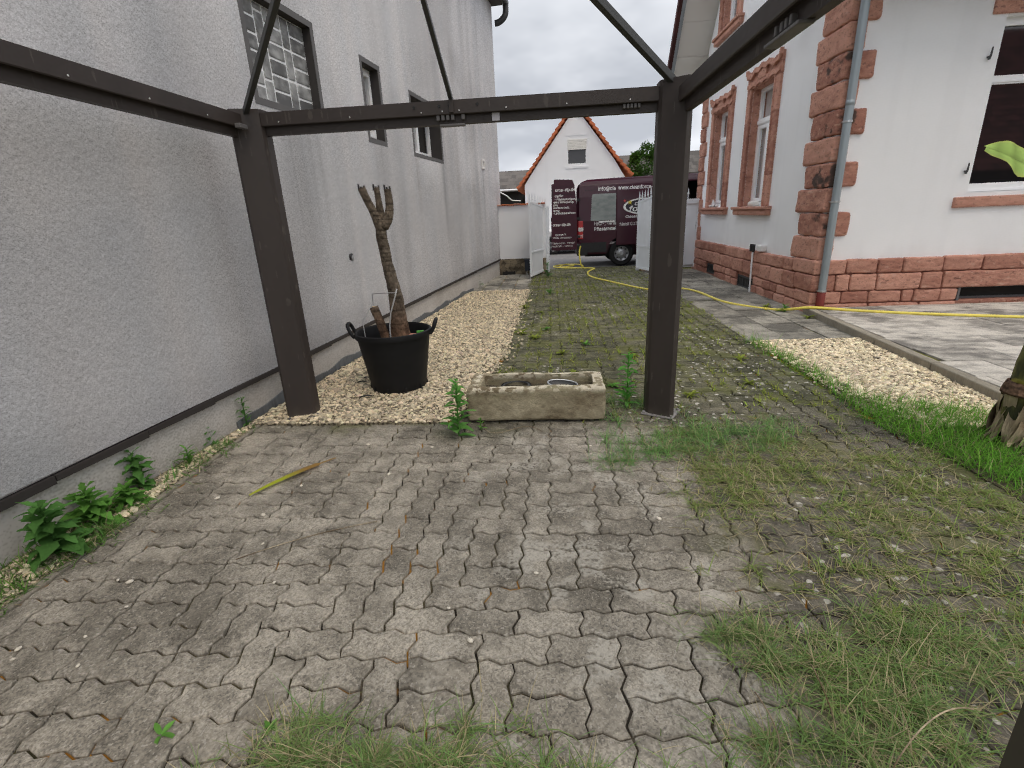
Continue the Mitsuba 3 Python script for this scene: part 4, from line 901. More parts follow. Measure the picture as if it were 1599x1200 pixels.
def gate_leaf(name, label, hinge, end, ztop_h, ztop_e, nsp):
    g = thing(name, label, 'gate', None)
    h, e = np.array(hinge, float), np.array(end, float); L = np.linalg.norm(e - h); d = np.append((e - h) / L, 0); nn = np.array([-d[1], d[0], 0]); X4 = mat4((d, nn, (0, 0, 1)), (h[0], h[1], 0))
    u = np.linspace(0, 1, 21); zt = ztop_h + (ztop_e - ztop_h) * (u ** 1.0) - 0.06 * np.sin(u * np.pi) ** 2 * (1 - u) + 0.03 * np.sin(u * np.pi)
    zt = ztop_h + (ztop_e - ztop_h) * smooth(u)
    top = lambda t: float(np.interp(t, u * L, zt))
    fr = [wall_xz(Polygon([(0, 0.06)] + [(L, 0.06)] + list(zip((u * L)[::-1], zt[::-1]))).difference(Polygon([(0.045, 0.11), (L - 0.045, 0.11)] + list(zip(np.clip((u * L)[::-1], 0.045, L - 0.045), zt[::-1] - 0.045)))), -0.02, 0.02),
          bx(0.046, L - 0.046, -0.024, 0.0245, 0.63, 0.665)]
    obj('frame', place(cat(fr), X4), 'mat_gatew', False, g)
    npk = int(L / 0.115)
    for q in range(npk):
        a, b = 0.046 + q * (L - 0.092) / npk, 0.046 + (q + 1) * (L - 0.092) / npk
        m = wall_xz(Polygon([(a + 0.003, 0.668), (b - 0.003, 0.668), (b - 0.003, top(b) - 0.046), (a + 0.003, top(a) - 0.046)]), -0.012 + 0.004 * (q % 2), 0.010); obj('panel_board', place(m, X4), 'mat_gatew', False, g)
    obj('lower_panel', place(bx(0.046, L - 0.046, -0.006, 0.006, 0.111, 0.629), X4), 'mat_gatew', False, g)
    for q in range(nsp):
        t = 0.05 + q * (L - 0.1) / (nsp - 1); z = top(t)
        m = place(lathe([(0.013, 0), (0.013, 0.05), (0.028, 0.075), (0.015, 0.10), (0.020, 0.12), (0.003, 0.23), (0, 0.23)], 8), np.array([[1, 0, 0, t], [0, 1, 0, 0], [0, 0, 1, z - 0.002], [0, 0, 0, 1]])); obj('spike', place(m, X4), 'mat_gatew', 40, g)
    for z in (0.3, 1.45): obj('hinge', place(tube([(-0.02, 0, z), (-0.02, 0, z + 0.12)], 0.02, 8), X4), 'mat_gatew', True, g)
    obj('bolt', place(cat(tube([(L - 0.07, -0.035, 0.0), (L - 0.07, -0.035, 0.45)], 0.01, 6), bx(L - 0.10, L - 0.04, -0.04, -0.0242, 0.40, 0.46)), X4), 'mat_gatew', False, g)
    return g
def smooth(u): return u * u * (3 - 2 * u)
gate_leaf('gate_leaf', 'open white metal gate leaf with spikes left of the van', (-0.15, 14.58), (-0.535, 13.02), 1.74, 1.86, 7)
gate_leaf('gate_leaf', 'open white metal gate leaf with spikes right of centre, partly behind the brown post', (2.262, 14.10), (2.745, 12.60), 1.77, 2.00, 11)
labels['gate_leaf']['group'] = labels['gate_leaf_001']['group'] = 'open leaves of the driveway gate'
SG = thing('side_gate', 'straight white metal side gate panel beside the white house', 'gate')
obj('frame', cat(wall_xz(sbox(2.42, 0.05, 3.80, 1.76).difference(sbox(2.47, 0.10, 3.48, 1.71)).difference(sbox(3.53, 0.10, 3.75, 1.71)), 14.04, 14.08)), 'mat_gatew', False, SG)
for q in range(8):
    a = 2.472 + q * 0.126; obj('panel_board', bx(a + 0.002, a + 0.124, 14.052 + 0.004 * (q % 2), 14.07, 0.101, 1.709), 'mat_gatew', False, SG)
obj('panel_board', bx(3.532, 3.748, 14.05, 14.07, 0.101, 1.709), 'mat_gatew', False, SG)
obj('spike', place(lathe([(0.012, 0), (0.012, 0.10), (0.03, 0.135), (0.014, 0.16), (0.016, 0.18), (0.002, 0.27), (0, 0.27)], 8), rotz(0, (3.50, 14.06, 1.76))), 'mat_gatew', 40, SG)
obj('latch', cat(bx(3.48, 3.76, 14.02, 14.039, 1.62, 1.65), bx(3.36, 3.46, 14.02, 14.051, 0.68, 0.71), bx(3.44, 3.455, 14.02, 14.051, 0.5, 0.62), bx(3.42, 3.72, 14.015, 14.039, 0.08, 0.12)), 'mat_clampmetal', False, SG)
for x, nm in ((-0.10, 'left'), (2.30, 'right')):
    k = thing('gate_post', 'white square gate post at the hinge of the ' + ('leaf left of the van' if x < 0 else 'leaf behind the brown pergola post'), 'post'); obj('shaft', rbox(x - 0.04, x + 0.04, 14.58 if x < 0 else 14.12, 14.66 if x < 0 else 14.2, -0.02, 1.75, 0.006), 'mat_gatew', False, k)

# ------------------------------------------------------------------ van
VN = thing('van', 'dark maroon delivery van with white lettering parked across the gate', 'van')
VY, VW = 15.42, 1.95
prof = Polygon([(0.82, 0.42), (0.80, 0.95), (0.81, 2.24), (0.87, 2.36), (1.05, 2.42), (3.2, 2.47), (4.6, 2.45), (5.1, 2.34), (5.75, 1.58), (6.5, 1.32), (6.72, 1.10), (6.78, 0.50), (6.70, 0.36), (0.86, 0.36)])
sec = Polygon([(0.0, 0.36), (VW, 0.36), (VW, 1.30), (VW - 0.045, 1.95), (VW - 0.10, 2.25), (VW - 0.20, 2.42), (VW - 0.34, 2.475), (0.34, 2.475), (0.20, 2.42), (0.10, 2.25), (0.045, 1.95), (0.0, 1.30)])
def mani(m): m = m.copy(); m.merge_vertices(); m.fix_normals(); return m3.Manifold(m3.Mesh(np.asarray(m.vertices, np.float32), np.asarray(m.faces, np.uint32)))
A = mani(wall_xz(prof.buffer(-0.03).buffer(0.03), VY - 0.5, VY + VW + 0.5)); s2 = wall_yz(sec.buffer(-0.03).buffer(0.03), -1, 9); s2.apply_translation([0, VY, 0]); B = mani(s2)
body = A ^ B
def cyl_y(x, z, r, y0, y1, n=28):
    return tube([(x, y0, z), (x, y1, z)], r, n)
WX = (2.03, 5.70)
for x in WX:
    for (a, b) in ((VY - 0.3, VY + 0.30), (VY + VW - 0.30, VY + VW + 0.3)): body = body - mani(cyl_y(x, 0.40, 0.435, a, b))
body = body - mani(bx(3.42, 4.55, VY - 0.4, VY + 1.4, 0.55, 2.26)) - mani(bx(0.5, 2.6, VY + 0.12, VY + VW - 0.12, 0.62, 2.28))
obj('body', body, 'mat_vanpaint', 28, VN)
obj('load_room', cat(bx(2.62, 2.64, VY + 0.12, VY + 1.8, 0.6, 2.28), bx(3.42, 4.55, VY + 1.2, VY + 1.22, 0.56, 2.25), bx(4.5, 4.52, VY + 0.1, VY + 1.2, 0.56, 2.25)), 'mat_vanroom', False, VN)
obj('seat', cat(rbox(3.9, 4.4, VY + 0.25, VY + 0.75, 0.6, 1.15, 0.06), rbox(3.82, 3.98, VY + 0.25, VY + 0.75, 1.1, 1.95, 0.06)), 'mat_lampred' if False else 'mat_vanroom', False, VN)
sd = [(2.03, 0.62), (3.40, 0.62), (3.40, 2.26), (2.01, 2.24)]
def sidepanel(poly, y0, th):      # panel following the side's lean
    m = wall_xz(poly, 0, th); v = np.array(m.vertices); z = v[:, 2]
    lean = np.interp(z, [0, 1.30, 1.95, 2.25, 2.42], [0, 0, 0.045, 0.10, 0.2]); v[:, 1] = v[:, 1] + y0 + lean; m.vertices = v; return m
def densify(p, h=0.15): return Polygon(np.array(p.segmentize(h).exterior.coords))
def strips(x0, x1, z0, z1, y0, th, n=10):
    zs = np.linspace(z0, z1, n + 1); return cat([sidepanel(sbox(x0, a, x1, b), y0, th) for a, b in zip(zs[:-1], zs[1:])])
k = obj('sliding_door', rbox(1.86, 3.30, 0, 0.06, 0.60, 2.27, 0.02, 0.12), 'mat_vanpaint', 40, VN)
m = rbox(1.86, 3.30, 0, 0.055, 0.60, 2.27, 0.02, 0.12); v = np.array(m.vertices); v[:, 1] += VY - 0.062 + np.interp(v[:, 2], [0, 1.30, 1.95, 2.25, 2.42], [0, 0, 0.045, 0.10, 0.2]); m.vertices = v
scene[k] = mikit.ply(m, 'mat_vanpaint', 40); labels[k] = {'label': 'sliding side door pushed back, with white lettering'}
def dec(poly, mat, key, y0, parent=VN): return obj(key, sidepanel(poly, y0 - 0.006, 0.006), mat, False, parent)
def lean(z): return float(np.interp(z, [0, 1.30, 1.95, 2.25, 2.42], [0, 0, 0.045, 0.10, 0.2]))
sw = Polygon([(1.13, 1.30), (1.845, 1.29), (1.845, 2.03), (1.20, 2.03), (1.165, 1.98)]).buffer(-0.02).buffer(0.02)
obj('side_window', cat([sidepanel(sw.intersection(sbox(1, a, 2, b)), VY - 0.004, 0.006) for a, b in zip(np.linspace(1.295, 2.025, 11)[:-1], np.linspace(1.295, 2.025, 11)[1:])]), 'mat_vanglass', False, VN)
obj('window_sticker', sidepanel(sbox(1.36, 1.245, 1.83, 1.285), VY - 0.006, 0.006), 'mat_letter', False, VN)
obj('cladding', cat(sidepanel(sbox(0.85, 0.42, 1.585, 0.70), VY - 0.025, 0.03), sidepanel(sbox(2.475, 0.42, 5.26, 0.66), VY - 0.025, 0.03), sidepanel(sbox(0.9, 1.27, 3.3, 1.275), VY - 0.004, 0.003)), 'mat_vandark', False, VN)
obj('seam', cat(sidepanel(sbox(0.96, 2.03 + 0.10, 1.855, 2.138), VY - 0.003, 0.003), sidepanel(sbox(0.96, 2.262, 1.855, 2.27), VY - 0.003, 0.003), sidepanel(sbox(0.955, 1.30, 0.96, 2.25), VY - 0.003, 0.003)), 'mat_vandark', False, VN)
b = obj('bumper', rbox(0.72, 0.90, VY + 0.03, VY + VW - 0.03, 0.36, 0.62, 0.04), 'mat_vandark', 40, VN)
obj('bumper_end', rbox(0.735, 1.05, VY - 0.02, VY + 0.10, 0.33, 0.66, 0.03), 'mat_vandark', 40, b)
tl = obj('tail_lamp', rbox(0.785, 0.915, VY - 0.012, VY + 0.12, 0.80, 1.31, 0.015), 'mat_lampred', 40, VN)
obj('clear_band', rbox(0.781, 0.919, VY - 0.016, VY + 0.12, 1.02, 1.13, 0.006), 'mat_lampwhite', 40, tl)
for z in (0.905, 0.855): obj('clear_band', rbox(0.781, 0.919, VY - 0.016, VY + 0.12, z, z + 0.018, 0.004), 'mat_lampwhite', 40, tl)
obj('tail_lamp', rbox(0.785, 0.915, VY + VW - 0.12, VY + VW + 0.012, 0.80, 1.31, 0.015), 'mat_lampred', 40, VN)
for x in WX:
    for side in (0, 1):
        ya, yb = (VY + 0.03, VY + 0.26) if side == 0 else (VY + VW - 0.26, VY + VW - 0.03)
        pr = [(0.21, 0.0), (0.31, 0.0), (0.345, 0.03), (0.355, 0.06), (0.355, yb - ya - 0.06), (0.345, yb - ya - 0.03), (0.31, yb - ya), (0.21, yb - ya)]
        Mx = np.array([[1, 0, 0, x], [0, 0, 1, ya], [0, -1, 0, 0.355], [0, 0, 0, 1.0]])
        w = obj('wheel', place(lathe(pr, 36), Mx), 'mat_tyre', 40, VN)
        f = 0.0 if side == 0 else yb - ya
        sg = 1 if side == 0 else -1
        rm = lathe([(0.215, f + sg * 0.01), (0.205, f + sg * 0.03), (0.16, f + sg * 0.06), (0.10, f + sg * 0.02), (0.06, f + sg * 0.015), (0.055, f + sg * 0.0), (0, f + sg * 0.0)], 32); obj('rim', place(rm, Mx), 'mat_rim', 40, w)
        for q in range(8):
            th = q / 8 * 2 * np.pi; obj('slot', place(place(lathe([(0, f + sg * 0.042 - sg * 0.02), (0.024, f + sg * 0.042 - sg * 0.02)], 8), np.eye(4)), Mx @ np.array([[1, 0, 0, 0.165 * math.cos(th)], [0, 1, 0, 0.165 * math.sin(th)], [0, 0, 1, 0], [0, 0, 0, 1]])), 'mat_blackpipe', False, w)
obj('underbody', bx(1.0, 6.5, VY + 0.3, VY + VW - 0.3, 0.28, 0.42), 'mat_vanroom', False, VN)
obj('windscreen', rect([5.14, VY + 0.2, 2.31], [0, VW - 0.4, 0], [0.62, 0, -0.72]), 'mat_vanglass', False, VN)
# rear doors: right one opened outwards with its outer face to the yard, left one likewise behind it
def rear_door(x0, x1, y, side, key):
    P = Polygon([(x0, 0.52), (x1, 0.52), (x1, 1.30), (x1 - 0.03, 1.95), (x1 - 0.075, 2.30), (x1 - 0.13, 2.425), (x0 + 0.10, 2.455), (x0 + 0.085, 2.28), (x0 + 0.06, 1.9), (x0, 1.3)]) if side == 0 else Polygon([(x0, 0.52), (x1, 0.52), (x1, 1.30), (x1 - 0.075, 2.30), (x1 - 0.13, 2.425), (x0, 2.43)])
    m = wall_xz(P.buffer(-0.02).buffer(0.02), y, y + 0.06); return obj(key, m, 'mat_vanpaint', 40, VN)
rd = rear_door(-0.005, 0.735, 15.335, 0, 'rear_door'); labels[rd] = {'label': 'opened rear door with rows of white lettering'}
obj('door_seam', cat(bx(0.075, 0.66, 15.330, 15.336, 2.245, 2.252), bx(0.06, 0.69, 15.330, 15.336, 2.045, 2.052), bx(0.02, 0.5, 15.329, 15.336, 1.33, 1.335)), 'mat_vandark', False, rd)
for z in (0.85, 1.35, 1.85): obj('hinge', bx(0.735, 0.83, 15.35, 15.40, z, z + 0.07), 'mat_vandark', False, rd)
rd2 = rear_door(0.02, 0.80, VY + VW - 0.03, 1, 'rear_door'); obj('lining', bx(0.05, 0.72, VY + VW - 0.045, VY + VW - 0.031, 0.6, 2.3), 'mat_vandark', False, rd2)
lk = bx(-0.01, 0.03, VY + VW - 0.12, VY + VW - 0.03, 1.30, 1.42); obj('handle', lk, 'mat_blackpipe', False, rd2)
TXT = np.array([[1, 0, 0, 0], [0, 0, -1, 0], [0, 1, 0, 0], [0, 0, 0, 1.0]])
def letters(txt, x, z, w, h, y, parent, bold=False, leaning=False, italic=0.0, mat='mat_letter'):
    m = meshkit.text_mesh(txt, h, 0.002, bold); v = np.array(m.vertices); v[:, 0] *= w / max(v[:, 0].max() - v[:, 0].min(), 1e-6)
    v[:, 0] += italic * v[:, 1]; m.vertices = v; m = place(m, TXT); m.apply_translation([x, y, z])
    if leaning: v = np.array(m.vertices); v[:, 1] += [lean(q) for q in v[:, 2]]; m.vertices = v
    return obj('lettering', m, mat, False, parent)
SD = k
for t, x, z, w, h, b in (("info@cle", 1.337, 2.109, 0.50, 0.101, True),): letters(t, x, z, w, h, VY - 0.001, VN, b, True)
for t, x, z, w, h, b in (("www.cleanforce-rlp", 1.890, 2.111, 1.14, 0.101, True), ("Mobil 0171", 1.947, 1.137, 0.56, 0.088, False), ("Cleaning", 2.104, 1.343, 0.45, 0.069, True)): letters(t, x, z, w, h, VY - 0.063, SD, b, True)
for t, x, z, w, h, b in (("Holz-, Terra", 1.225, 1.172, 0.622, 0.097, False), ("Pflasterstei", 1.221, 1.028, 0.626, 0.092, True)): letters(t, x, z, w, h, VY - 0.001, VN, b, True)
def ell(cx, cz, rx, rz, n=60):
    t = np.arange(n) / n * 2 * np.pi; return Polygon(np.column_stack([cx + rx * np.cos(t), cz + rz * np.sin(t)]))
em = obj('emblem', cat([sidepanel(g.intersection(sbox(1, a, 4, b)), VY - 0.066, 0.003) for g in [ell(2.60, 1.645, 0.555, 0.215).difference(ell(2.615, 1.645, 0.505, 0.185))] for a, b in zip(np.linspace(1.42, 1.88, 13)[:-1], np.linspace(1.42, 1.88, 13)[1:]) if not g.intersection(sbox(1, a, 4, b)).is_empty]) if False else sidepanel(ell(2.60, 1.645, 0.555, 0.215).difference(ell(2.615, 1.645, 0.505, 0.185)), VY - 0.067, 0.004), 'mat_letter', False, SD)
obj('emblem_field', sidepanel(ell(2.615, 1.645, 0.505, 0.185), VY - 0.0655, 0.003), 'mat_emblemdark', False, em)
letters("clean", 2.345, 1.673, 0.40, 0.105, VY - 0.068, em, True, True, 0.2); letters("force", 2.19, 1.515, 0.62, 0.14, VY - 0.068, em, True, True, 0.2)
def star(cx, cz, r):
    t = np.arange(10) / 10 * 2 * np.pi + np.pi / 2; rr = np.where(np.arange(10) % 2, 0.42 * r, r); return Polygon(np.column_stack([cx + rr * np.cos(t), cz + rr * np.sin(t)]))
obj('star', sidepanel(star(2.083, 1.807, 0.05), VY - 0.068, 0.004), 'mat_starred', False, em); obj('star', sidepanel(star(2.227, 1.758, 0.075), VY - 0.071, 0.004), 'mat_staryellow', False, em)
for t, x, z, w, h, b in (("orce-rlp.de", 0.115, 2.128, 0.56, 0.084, True), ("ung für:", 0.105, 1.985, 0.235, 0.062, True), ("- Pflasterreinigung", 0.09, 1.895, 0.62, 0.055, True), ("einreinigung", 0.07, 1.822, 0.56, 0.052, True), ("gung", 0.06, 1.748, 0.125, 0.052, True), ("werterschutz", 0.055, 1.672, 0.46, 0.052, True), ("tzung", 0.055, 1.60, 0.175, 0.052, True), ("- Leistungsspektrum", 0.035, 1.522, 0.64, 0.055, True),
                         ("orce-rlp.de", 0.035, 1.195, 0.51, 0.079, True), ("gasse 9", 0.10, 0.936, 0.314, 0.055, False), ("55621 Hundsbach", 0.03, 0.845, 0.53, 0.055, False), ("Telefon 06757 - 9599889", 0.02, 0.692, 0.65, 0.050, False), ("Mobil 0171 - 5371213", 0.02, 0.61, 0.58, 0.050, False)):
    letters(t, x, z, w, h, 15.3345, rd, b)

# ------------------------------------------------------------------ white car across the street
CR = thing('car', 'white car parked by the gabled house, mostly hidden by the van door', 'car')
CY, CXs = 20.6, -0.9
cp = Polygon([(0, 0.35), (0.02, 0.62), (0.15, 0.78), (1.05, 0.92), (1.75, 1.40), (2.9, 1.45), (3.7, 1.05), (4.15, 0.98), (4.25, 0.6), (4.2, 0.32), (0.1, 0.26)])
cs = Polygon([(0, 0.24), (1.72, 0.24), (1.74, 0.85), (1.60, 1.15), (1.45, 1.46), (0.27, 1.46), (0.12, 1.15), (-0.02, 0.85)])
A = wall_xz(cp.buffer(-0.05).buffer(0.05), -0.5, 2.3); A.apply_translation([CXs, CY, 0]); B = wall_yz(cs.buffer(-0.04).buffer(0.04), CXs - 1, CXs + 6); B.apply_translation([0, CY, 0]); cb = mani(A) ^ mani(B)
CWX = (CXs + 0.96, CXs + 3.45)
for x in CWX: cb = cb - mani(cyl_y(x, 0.33, 0.38, CY - 0.2, CY + 0.22))
obj('body', cb, 'mat_carwhite', 28, CR)
obj('side_window', wall_xz(Polygon([(CXs + 1.35, 0.93), (CXs + 1.85, 1.34), (CXs + 2.9, 1.38), (CXs + 3.4, 1.02)]), CY + 0.02, CY + 0.15), 'mat_vanglass', False, CR)
for x in CWX:
    Mx = np.array([[1, 0, 0, x], [0, 0, 1, CY + 0.02], [0, -1, 0, 0.31], [0, 0, 0, 1.0]])
    w = obj('wheel', place(lathe([(0.20, 0), (0.29, 0), (0.31, 0.03), (0.31, 0.17), (0.29, 0.2), (0.2, 0.2)], 32), Mx), 'mat_tyre', 40, CR)
    sp = [lathe([(0.20, 0.01), (0.215, 0.0), (0.205, 0.03)], 30)]
    for q in range(5):
        m = bx(0.02, 0.20, -0.03, 0.03, 0.01, 0.03); m.apply_transform(rotz(q / 5 * 2 * np.pi + 0.3)); sp.append(m)
    sp.append(lathe([(0, 0.0), (0.05, 0.004), (0.06, 0.02)], 16)); obj('rim', place(cat(sp), Mx), 'mat_rim', False, w)
obj('headlight', rbox(CXs + 0.05, CXs + 0.28, CY - 0.005, CY + 0.25, 0.60, 0.72, 0.03), 'mat_lampwhite', 40, CR)

# ------------------------------------------------------------------ gabled house and what lies behind
GAB = thing('gabled_house', 'white house with a steep gable edged in orange tiles across the street', 'house')
GY = 22.2
gw = Polygon([(-1.06, -0.1), (3.02, -0.1), (3.02, 2.75), (2.55, 3.48), (1.02, 5.42), (-0.62, 3.30), (-1.06, 2.68)])
GWIN = (0.62, 1.52, 3.27, 4.42)
obj('wall', wall_xz(gw.difference(sbox(GWIN[0], GWIN[2], GWIN[1], GWIN[3])), GY, GY + 0.4), 'mat_white', False, GAB)
rp = [(-1.36, 2.52), (-0.70, 3.33), (1.02, 5.60), (2.62, 3.55), (3.28, 2.83)]
def off(pl, h): return [(x, z + h) for x, z in pl]
m = cat(wall_xz(Polygon(off(rp, -0.04) + off(rp, 0.05)[::-1]), GY + 0.12, GY + 9)); obj('roof', m, 'mat_orange', False, GAB, uv=uvc(m, 0.5))
obj('house_core', bx(-1.0, 2.95, GY + 0.41, GY + 8.8, 0, 2.6), 'mat_white', False, GAB)
L = LineString(rp)
for q in range(34):
    t = (q + 0.5) / 34 * L.length; p0, p1 = L.interpolate(t - 0.01), L.interpolate(t + 0.01); a = math.atan2(p1.y - p0.y, p1.x - p0.x); p = L.interpolate(t)
    tilt = 0.24 if p.x < 1.02 else -0.24
    m = rbox(-0.125, 0.125, -0.12, 0.28, -0.055, 0.045, 0.015); A_ = np.array([[math.cos(a - tilt), 0, -math.sin(a - tilt), p.x], [0, 1, 0, GY], [math.sin(a - tilt), 0, math.cos(a - tilt), p.y + 0.03], [0, 0, 0, 1]]); toned('verge_tile', place(m, A_), 'mat_orange', GAB)
a, b, c, d = GWIN
w = obj('window', cat(wall_xz(sbox(a, c, b, d).difference(sbox(a + 0.10, c + 0.13, b - 0.10, d - 0.2)), GY + 0.02, GY + 0.10), bx(a - 0.02, b + 0.02, GY - 0.03, GY + 0.02, c - 0.05, c + 0.03)), 'mat_frame', False, GAB)
obj('roller_shutter', cat([rbox(a + 0.07, b - 0.07, GY + 0.0, GY + 0.05, d - 0.24 - 0.055 * q, d - 0.19 - 0.055 * q, 0.008) for q in range(-1, 6)]), 'mat_boards', False, w)
obj('pane', rect([a + 0.05, GY + 0.07, c + 0.05], [b - a - 0.1, 0, 0], [0, 0, d - c - 0.1]), 'mat_mirrorglass', False, w)
k = thing('outbuilding', 'low dark building with a grey tiled roof left of the gabled house', 'building')
obj('wall', bx(-5, -1.45, 27.2, 31, -0.1, 2.72), 'mat_room', False, k)
m = trimesh.Trimesh([[-5.2, 26.9, 2.68], [-1.42, 26.9, 2.70], [-1.1, 31, 3.9], [-5.2, 31, 3.9], [-5.2, 26.9, 2.62], [-1.42, 26.9, 2.62]], [[0, 1, 2], [0, 2, 3], [4, 5, 1], [4, 1, 0]], process=False); obj('roof', m, 'mat_slate', False, k)
obj('gutter', tube([(-5.2, 26.85, 2.68), (-1.45, 26.85, 2.71)], 0.06, 8), 'mat_screw', True, k)
obj('pipe', tube([(-2.6, 26.8, 2.66), (-2.2, 26.8, 2.45), (-1.95, 26.8, 2.22), (-1.5, 26.8, 2.18)], 0.04, 6), 'mat_clampmetal', True, k)
k = thing('outbuilding', 'house with a dark slate roof behind the tree right of the gable', 'building')
obj('wall', bx(2.2, 8.5, 28.5, 33, -0.1, 2.9), 'mat_white', False, k)
obj('roof', trimesh.Trimesh([[1.9, 28.2, 2.85], [8.8, 28.2, 2.85], [8.8, 31, 4.45], [1.9, 31, 4.35]], [[0, 1, 2], [0, 2, 3]], process=False), 'mat_slate', False, k)
k = thing('carport', 'dark open shed with a flat grey roof edge beyond the side gate', 'shed')
obj('wall', bx(5.2, 10, 24.2, 27, -0.1, 2.68), 'mat_room', False, k); obj('roof', bx(5.0, 10.2, 23.9, 27.2, 2.70, 2.95), 'mat_slate', False, k)
# neighbour's dark roof behind the camera, mirrored in the front window
k = thing('neighbour_house', 'house with a dark red tiled roof standing behind the viewer', 'house')
obj('wall', bx(10.5, 30, -13, -7, -0.1, 2.5), 'mat_room', False, k)
rows = []
for q in range(26):
    y0, z0 = -6.3 - 0.235 * q, 2.35 + 0.235 * q
    rows.append(trimesh.Trimesh([[9.8, y0, z0 + 0.05], [31, y0, z0 + 0.05], [31, y0 - 0.25, z0 + 0.27], [9.8, y0 - 0.25, z0 + 0.27], [9.8, y0, z0], [31, y0, z0]], [[0, 1, 2], [0, 2, 3], [4, 5, 1], [4, 1, 0]], process=False))
m = cat(rows); obj('roof', m, M('neighbour_tiles', lambda p, n, uv: mi.Color3f(0.17, 0.055, 0.055) * (0.55 + 0.9 * cell_rand(p.x * 3.5, p.z * 4.2, 1.0)), 0.8), False, k)

# ------------------------------------------------------------------ foliage helpers
def leaf_grid(L, W, bend, fold=0.25, nu=6, prof='ovate', wav=0.0, seed=0):
    """A leaf along +x with its width along y, bent downwards towards the tip."""
    u = np.linspace(0, 1, nu + 1); v = np.array([-1, -0.5, 0, 0.5, 1])
    w = {'ovate': np.sin(np.pi * np.clip(u * 0.93 + 0.05, 0, 1)) ** 0.8, 'lance': np.sin(np.pi * np.clip(u ** 0.8 * 0.95 + 0.03, 0, 1)), 'lobed': np.sin(np.pi * np.clip(u * 0.9 + 0.08, 0, 1)) ** 0.7 * (0.72 + 0.28 * np.cos(u * 6.2 * np.pi * 0.9))}[prof]
    r = np.random.default_rng(seed)
    ang = bend * u; x = np.concatenate([[0], np.cumsum(np.cos(ang[:-1]))]) / nu * L; z = -np.concatenate([[0], np.cumsum(np.sin(ang[:-1]))]) / nu * L
    P = np.stack([np.repeat(x[:, None], 5, 1), W / 2 * w[:, None] * v[None], np.repeat(z[:, None], 5, 1) + fold * W / 2 * np.abs(v)[None] * w[:, None] + wav * W * np.sin(u * 9 + seed)[:, None] * v[None]], -1)
    F = []
    for i in range(nu):
        for j in range(4):
            a = i * 5 + j; F += [[a, a + 5, a + 6], [a, a + 6, a + 1]]
    return trimesh.Trimesh(P.reshape(-1, 3), np.array(F), process=False)
def orient(m, pos, az, el, roll=0.0):
    R_ = trimesh.transformations.euler_matrix(roll, -el, az, 'sxyz'); m = m.copy(); m.apply_transform(R_); m.apply_translation(pos); return m
def shade(m, col, jit=0.12, seed=0, tip=None):
    r = np.random.default_rng(seed); c = np.tile(np.array(col) * (1 + r.normal(0, jit)), (len(m.vertices), 1)); return np.clip(c, 0.002, 0.9)
def weed(name, label, x, y, h, n, L, W, prof, col, lean_=(0, 0), parts=True, el=(0.2, 0.9), cat_='weed', group=None):
    t = thing(name, label, cat_, group)
    st = np.array([(x + lean_[0] * q ** 1.5, y + lean_[1] * q ** 1.5, h * q) for q in np.linspace(0, 1, 6)])
    if h > 0.08:
        m = tube(st, np.linspace(0.006, 0.003, 6), 6); obj('stem', m, 'mat_foliage', True, t, color=shade(m, np.array(col) * 0.8))
    acc = []; ac = []
    for q in range(n):
        f = (q + 0.6) / n if h > 0.08 else rnd.random() * 0.2
        p = np.array([np.interp(f, np.linspace(0, 1, 6), st[:, c]) for c in range(3)]); az = q * 2.4 + rnd.uniform(-0.4, 0.4)
        s = (1.0 - 0.45 * f if h > 0.08 else 1.0) * rnd.uniform(0.75, 1.2)
        m = orient(leaf_grid(L * s, W * s, rnd.uniform(0.3, 1.3), 0.3, 6, prof, 0.06, q), p, az, rnd.uniform(*el), rnd.uniform(-0.3, 0.3)); c = shade(m, col, 0.18, q)
        if parts: obj('leaf', m, 'mat_foliage', True, t, color=c)
        else: acc.append(m); ac.append(c)
    if acc: obj('leaves', cat(acc), 'mat_foliage', True, t, color=np.vstack(ac))
    return t
GRN, GRN2, YGR = (0.13, 0.30, 0.06), (0.10, 0.235, 0.06), (0.22, 0.27, 0.05)
weed('weed', 'tall leafy green weed growing at the left end of the stone trough', -0.735, 3.50, 0.46, 34, 0.165, 0.062, 'lance', (0.14, 0.34, 0.08), (0.01, 0.0), el=(-0.1, 0.8))
weed('weed', 'upright bright green weed between the stone trough and the right pergola post', 0.62, 4.12, 0.46, 46, 0.13, 0.055, 'lobed', (0.15, 0.42, 0.08), (0.0, 0.0), el=(0.1, 0.9))
weed('weed', 'biggest leafy weed clump against the grey wall, nearest to the viewer', -2.62, 2.06, 0.30, 40, 0.20, 0.12, 'lobed', GRN2, (0.02, -0.03), el=(0.0, 1.0))
weed('weed', 'broad pale green weed clump just behind the biggest one at the grey wall', -2.66, 2.32, 0.22, 36, 0.17, 0.10, 'lobed', GRN, el=(0.0, 1.0))
weed('weed', 'low spreading weed in the gravel strip in front of the dark bushy one', -2.62, 2.52, 0.12, 30, 0.14, 0.07, 'lobed', GRN, el=(0.1, 1.0))
weed('weed', 'dark bushy weed in the middle of the row along the grey wall', -2.70, 2.72, 0.26, 34, 0.15, 0.08, 'lobed', GRN2, el=(0.0, 0.9))
weed('weed', 'small spiky weed in the gravel strip right after the dark bushy one', -2.61, 3.06, 0.12, 18, 0.10, 0.03, 'lance', GRN, el=(0.2, 1.1))
weed('weed', 'small dark weed against the wall between the spiky weed and the left post', -2.68, 3.38, 0.16, 16, 0.10, 0.045, 'lobed', GRN2, el=(0.2, 1.0))
weed('weed', 'airy tall weed against the wall close to the left pergola post', -2.57, 3.72, 0.27, 22, 0.09, 0.038, 'lobed', GRN2, el=(0.2, 1.0))
for q in range(0):
    pass
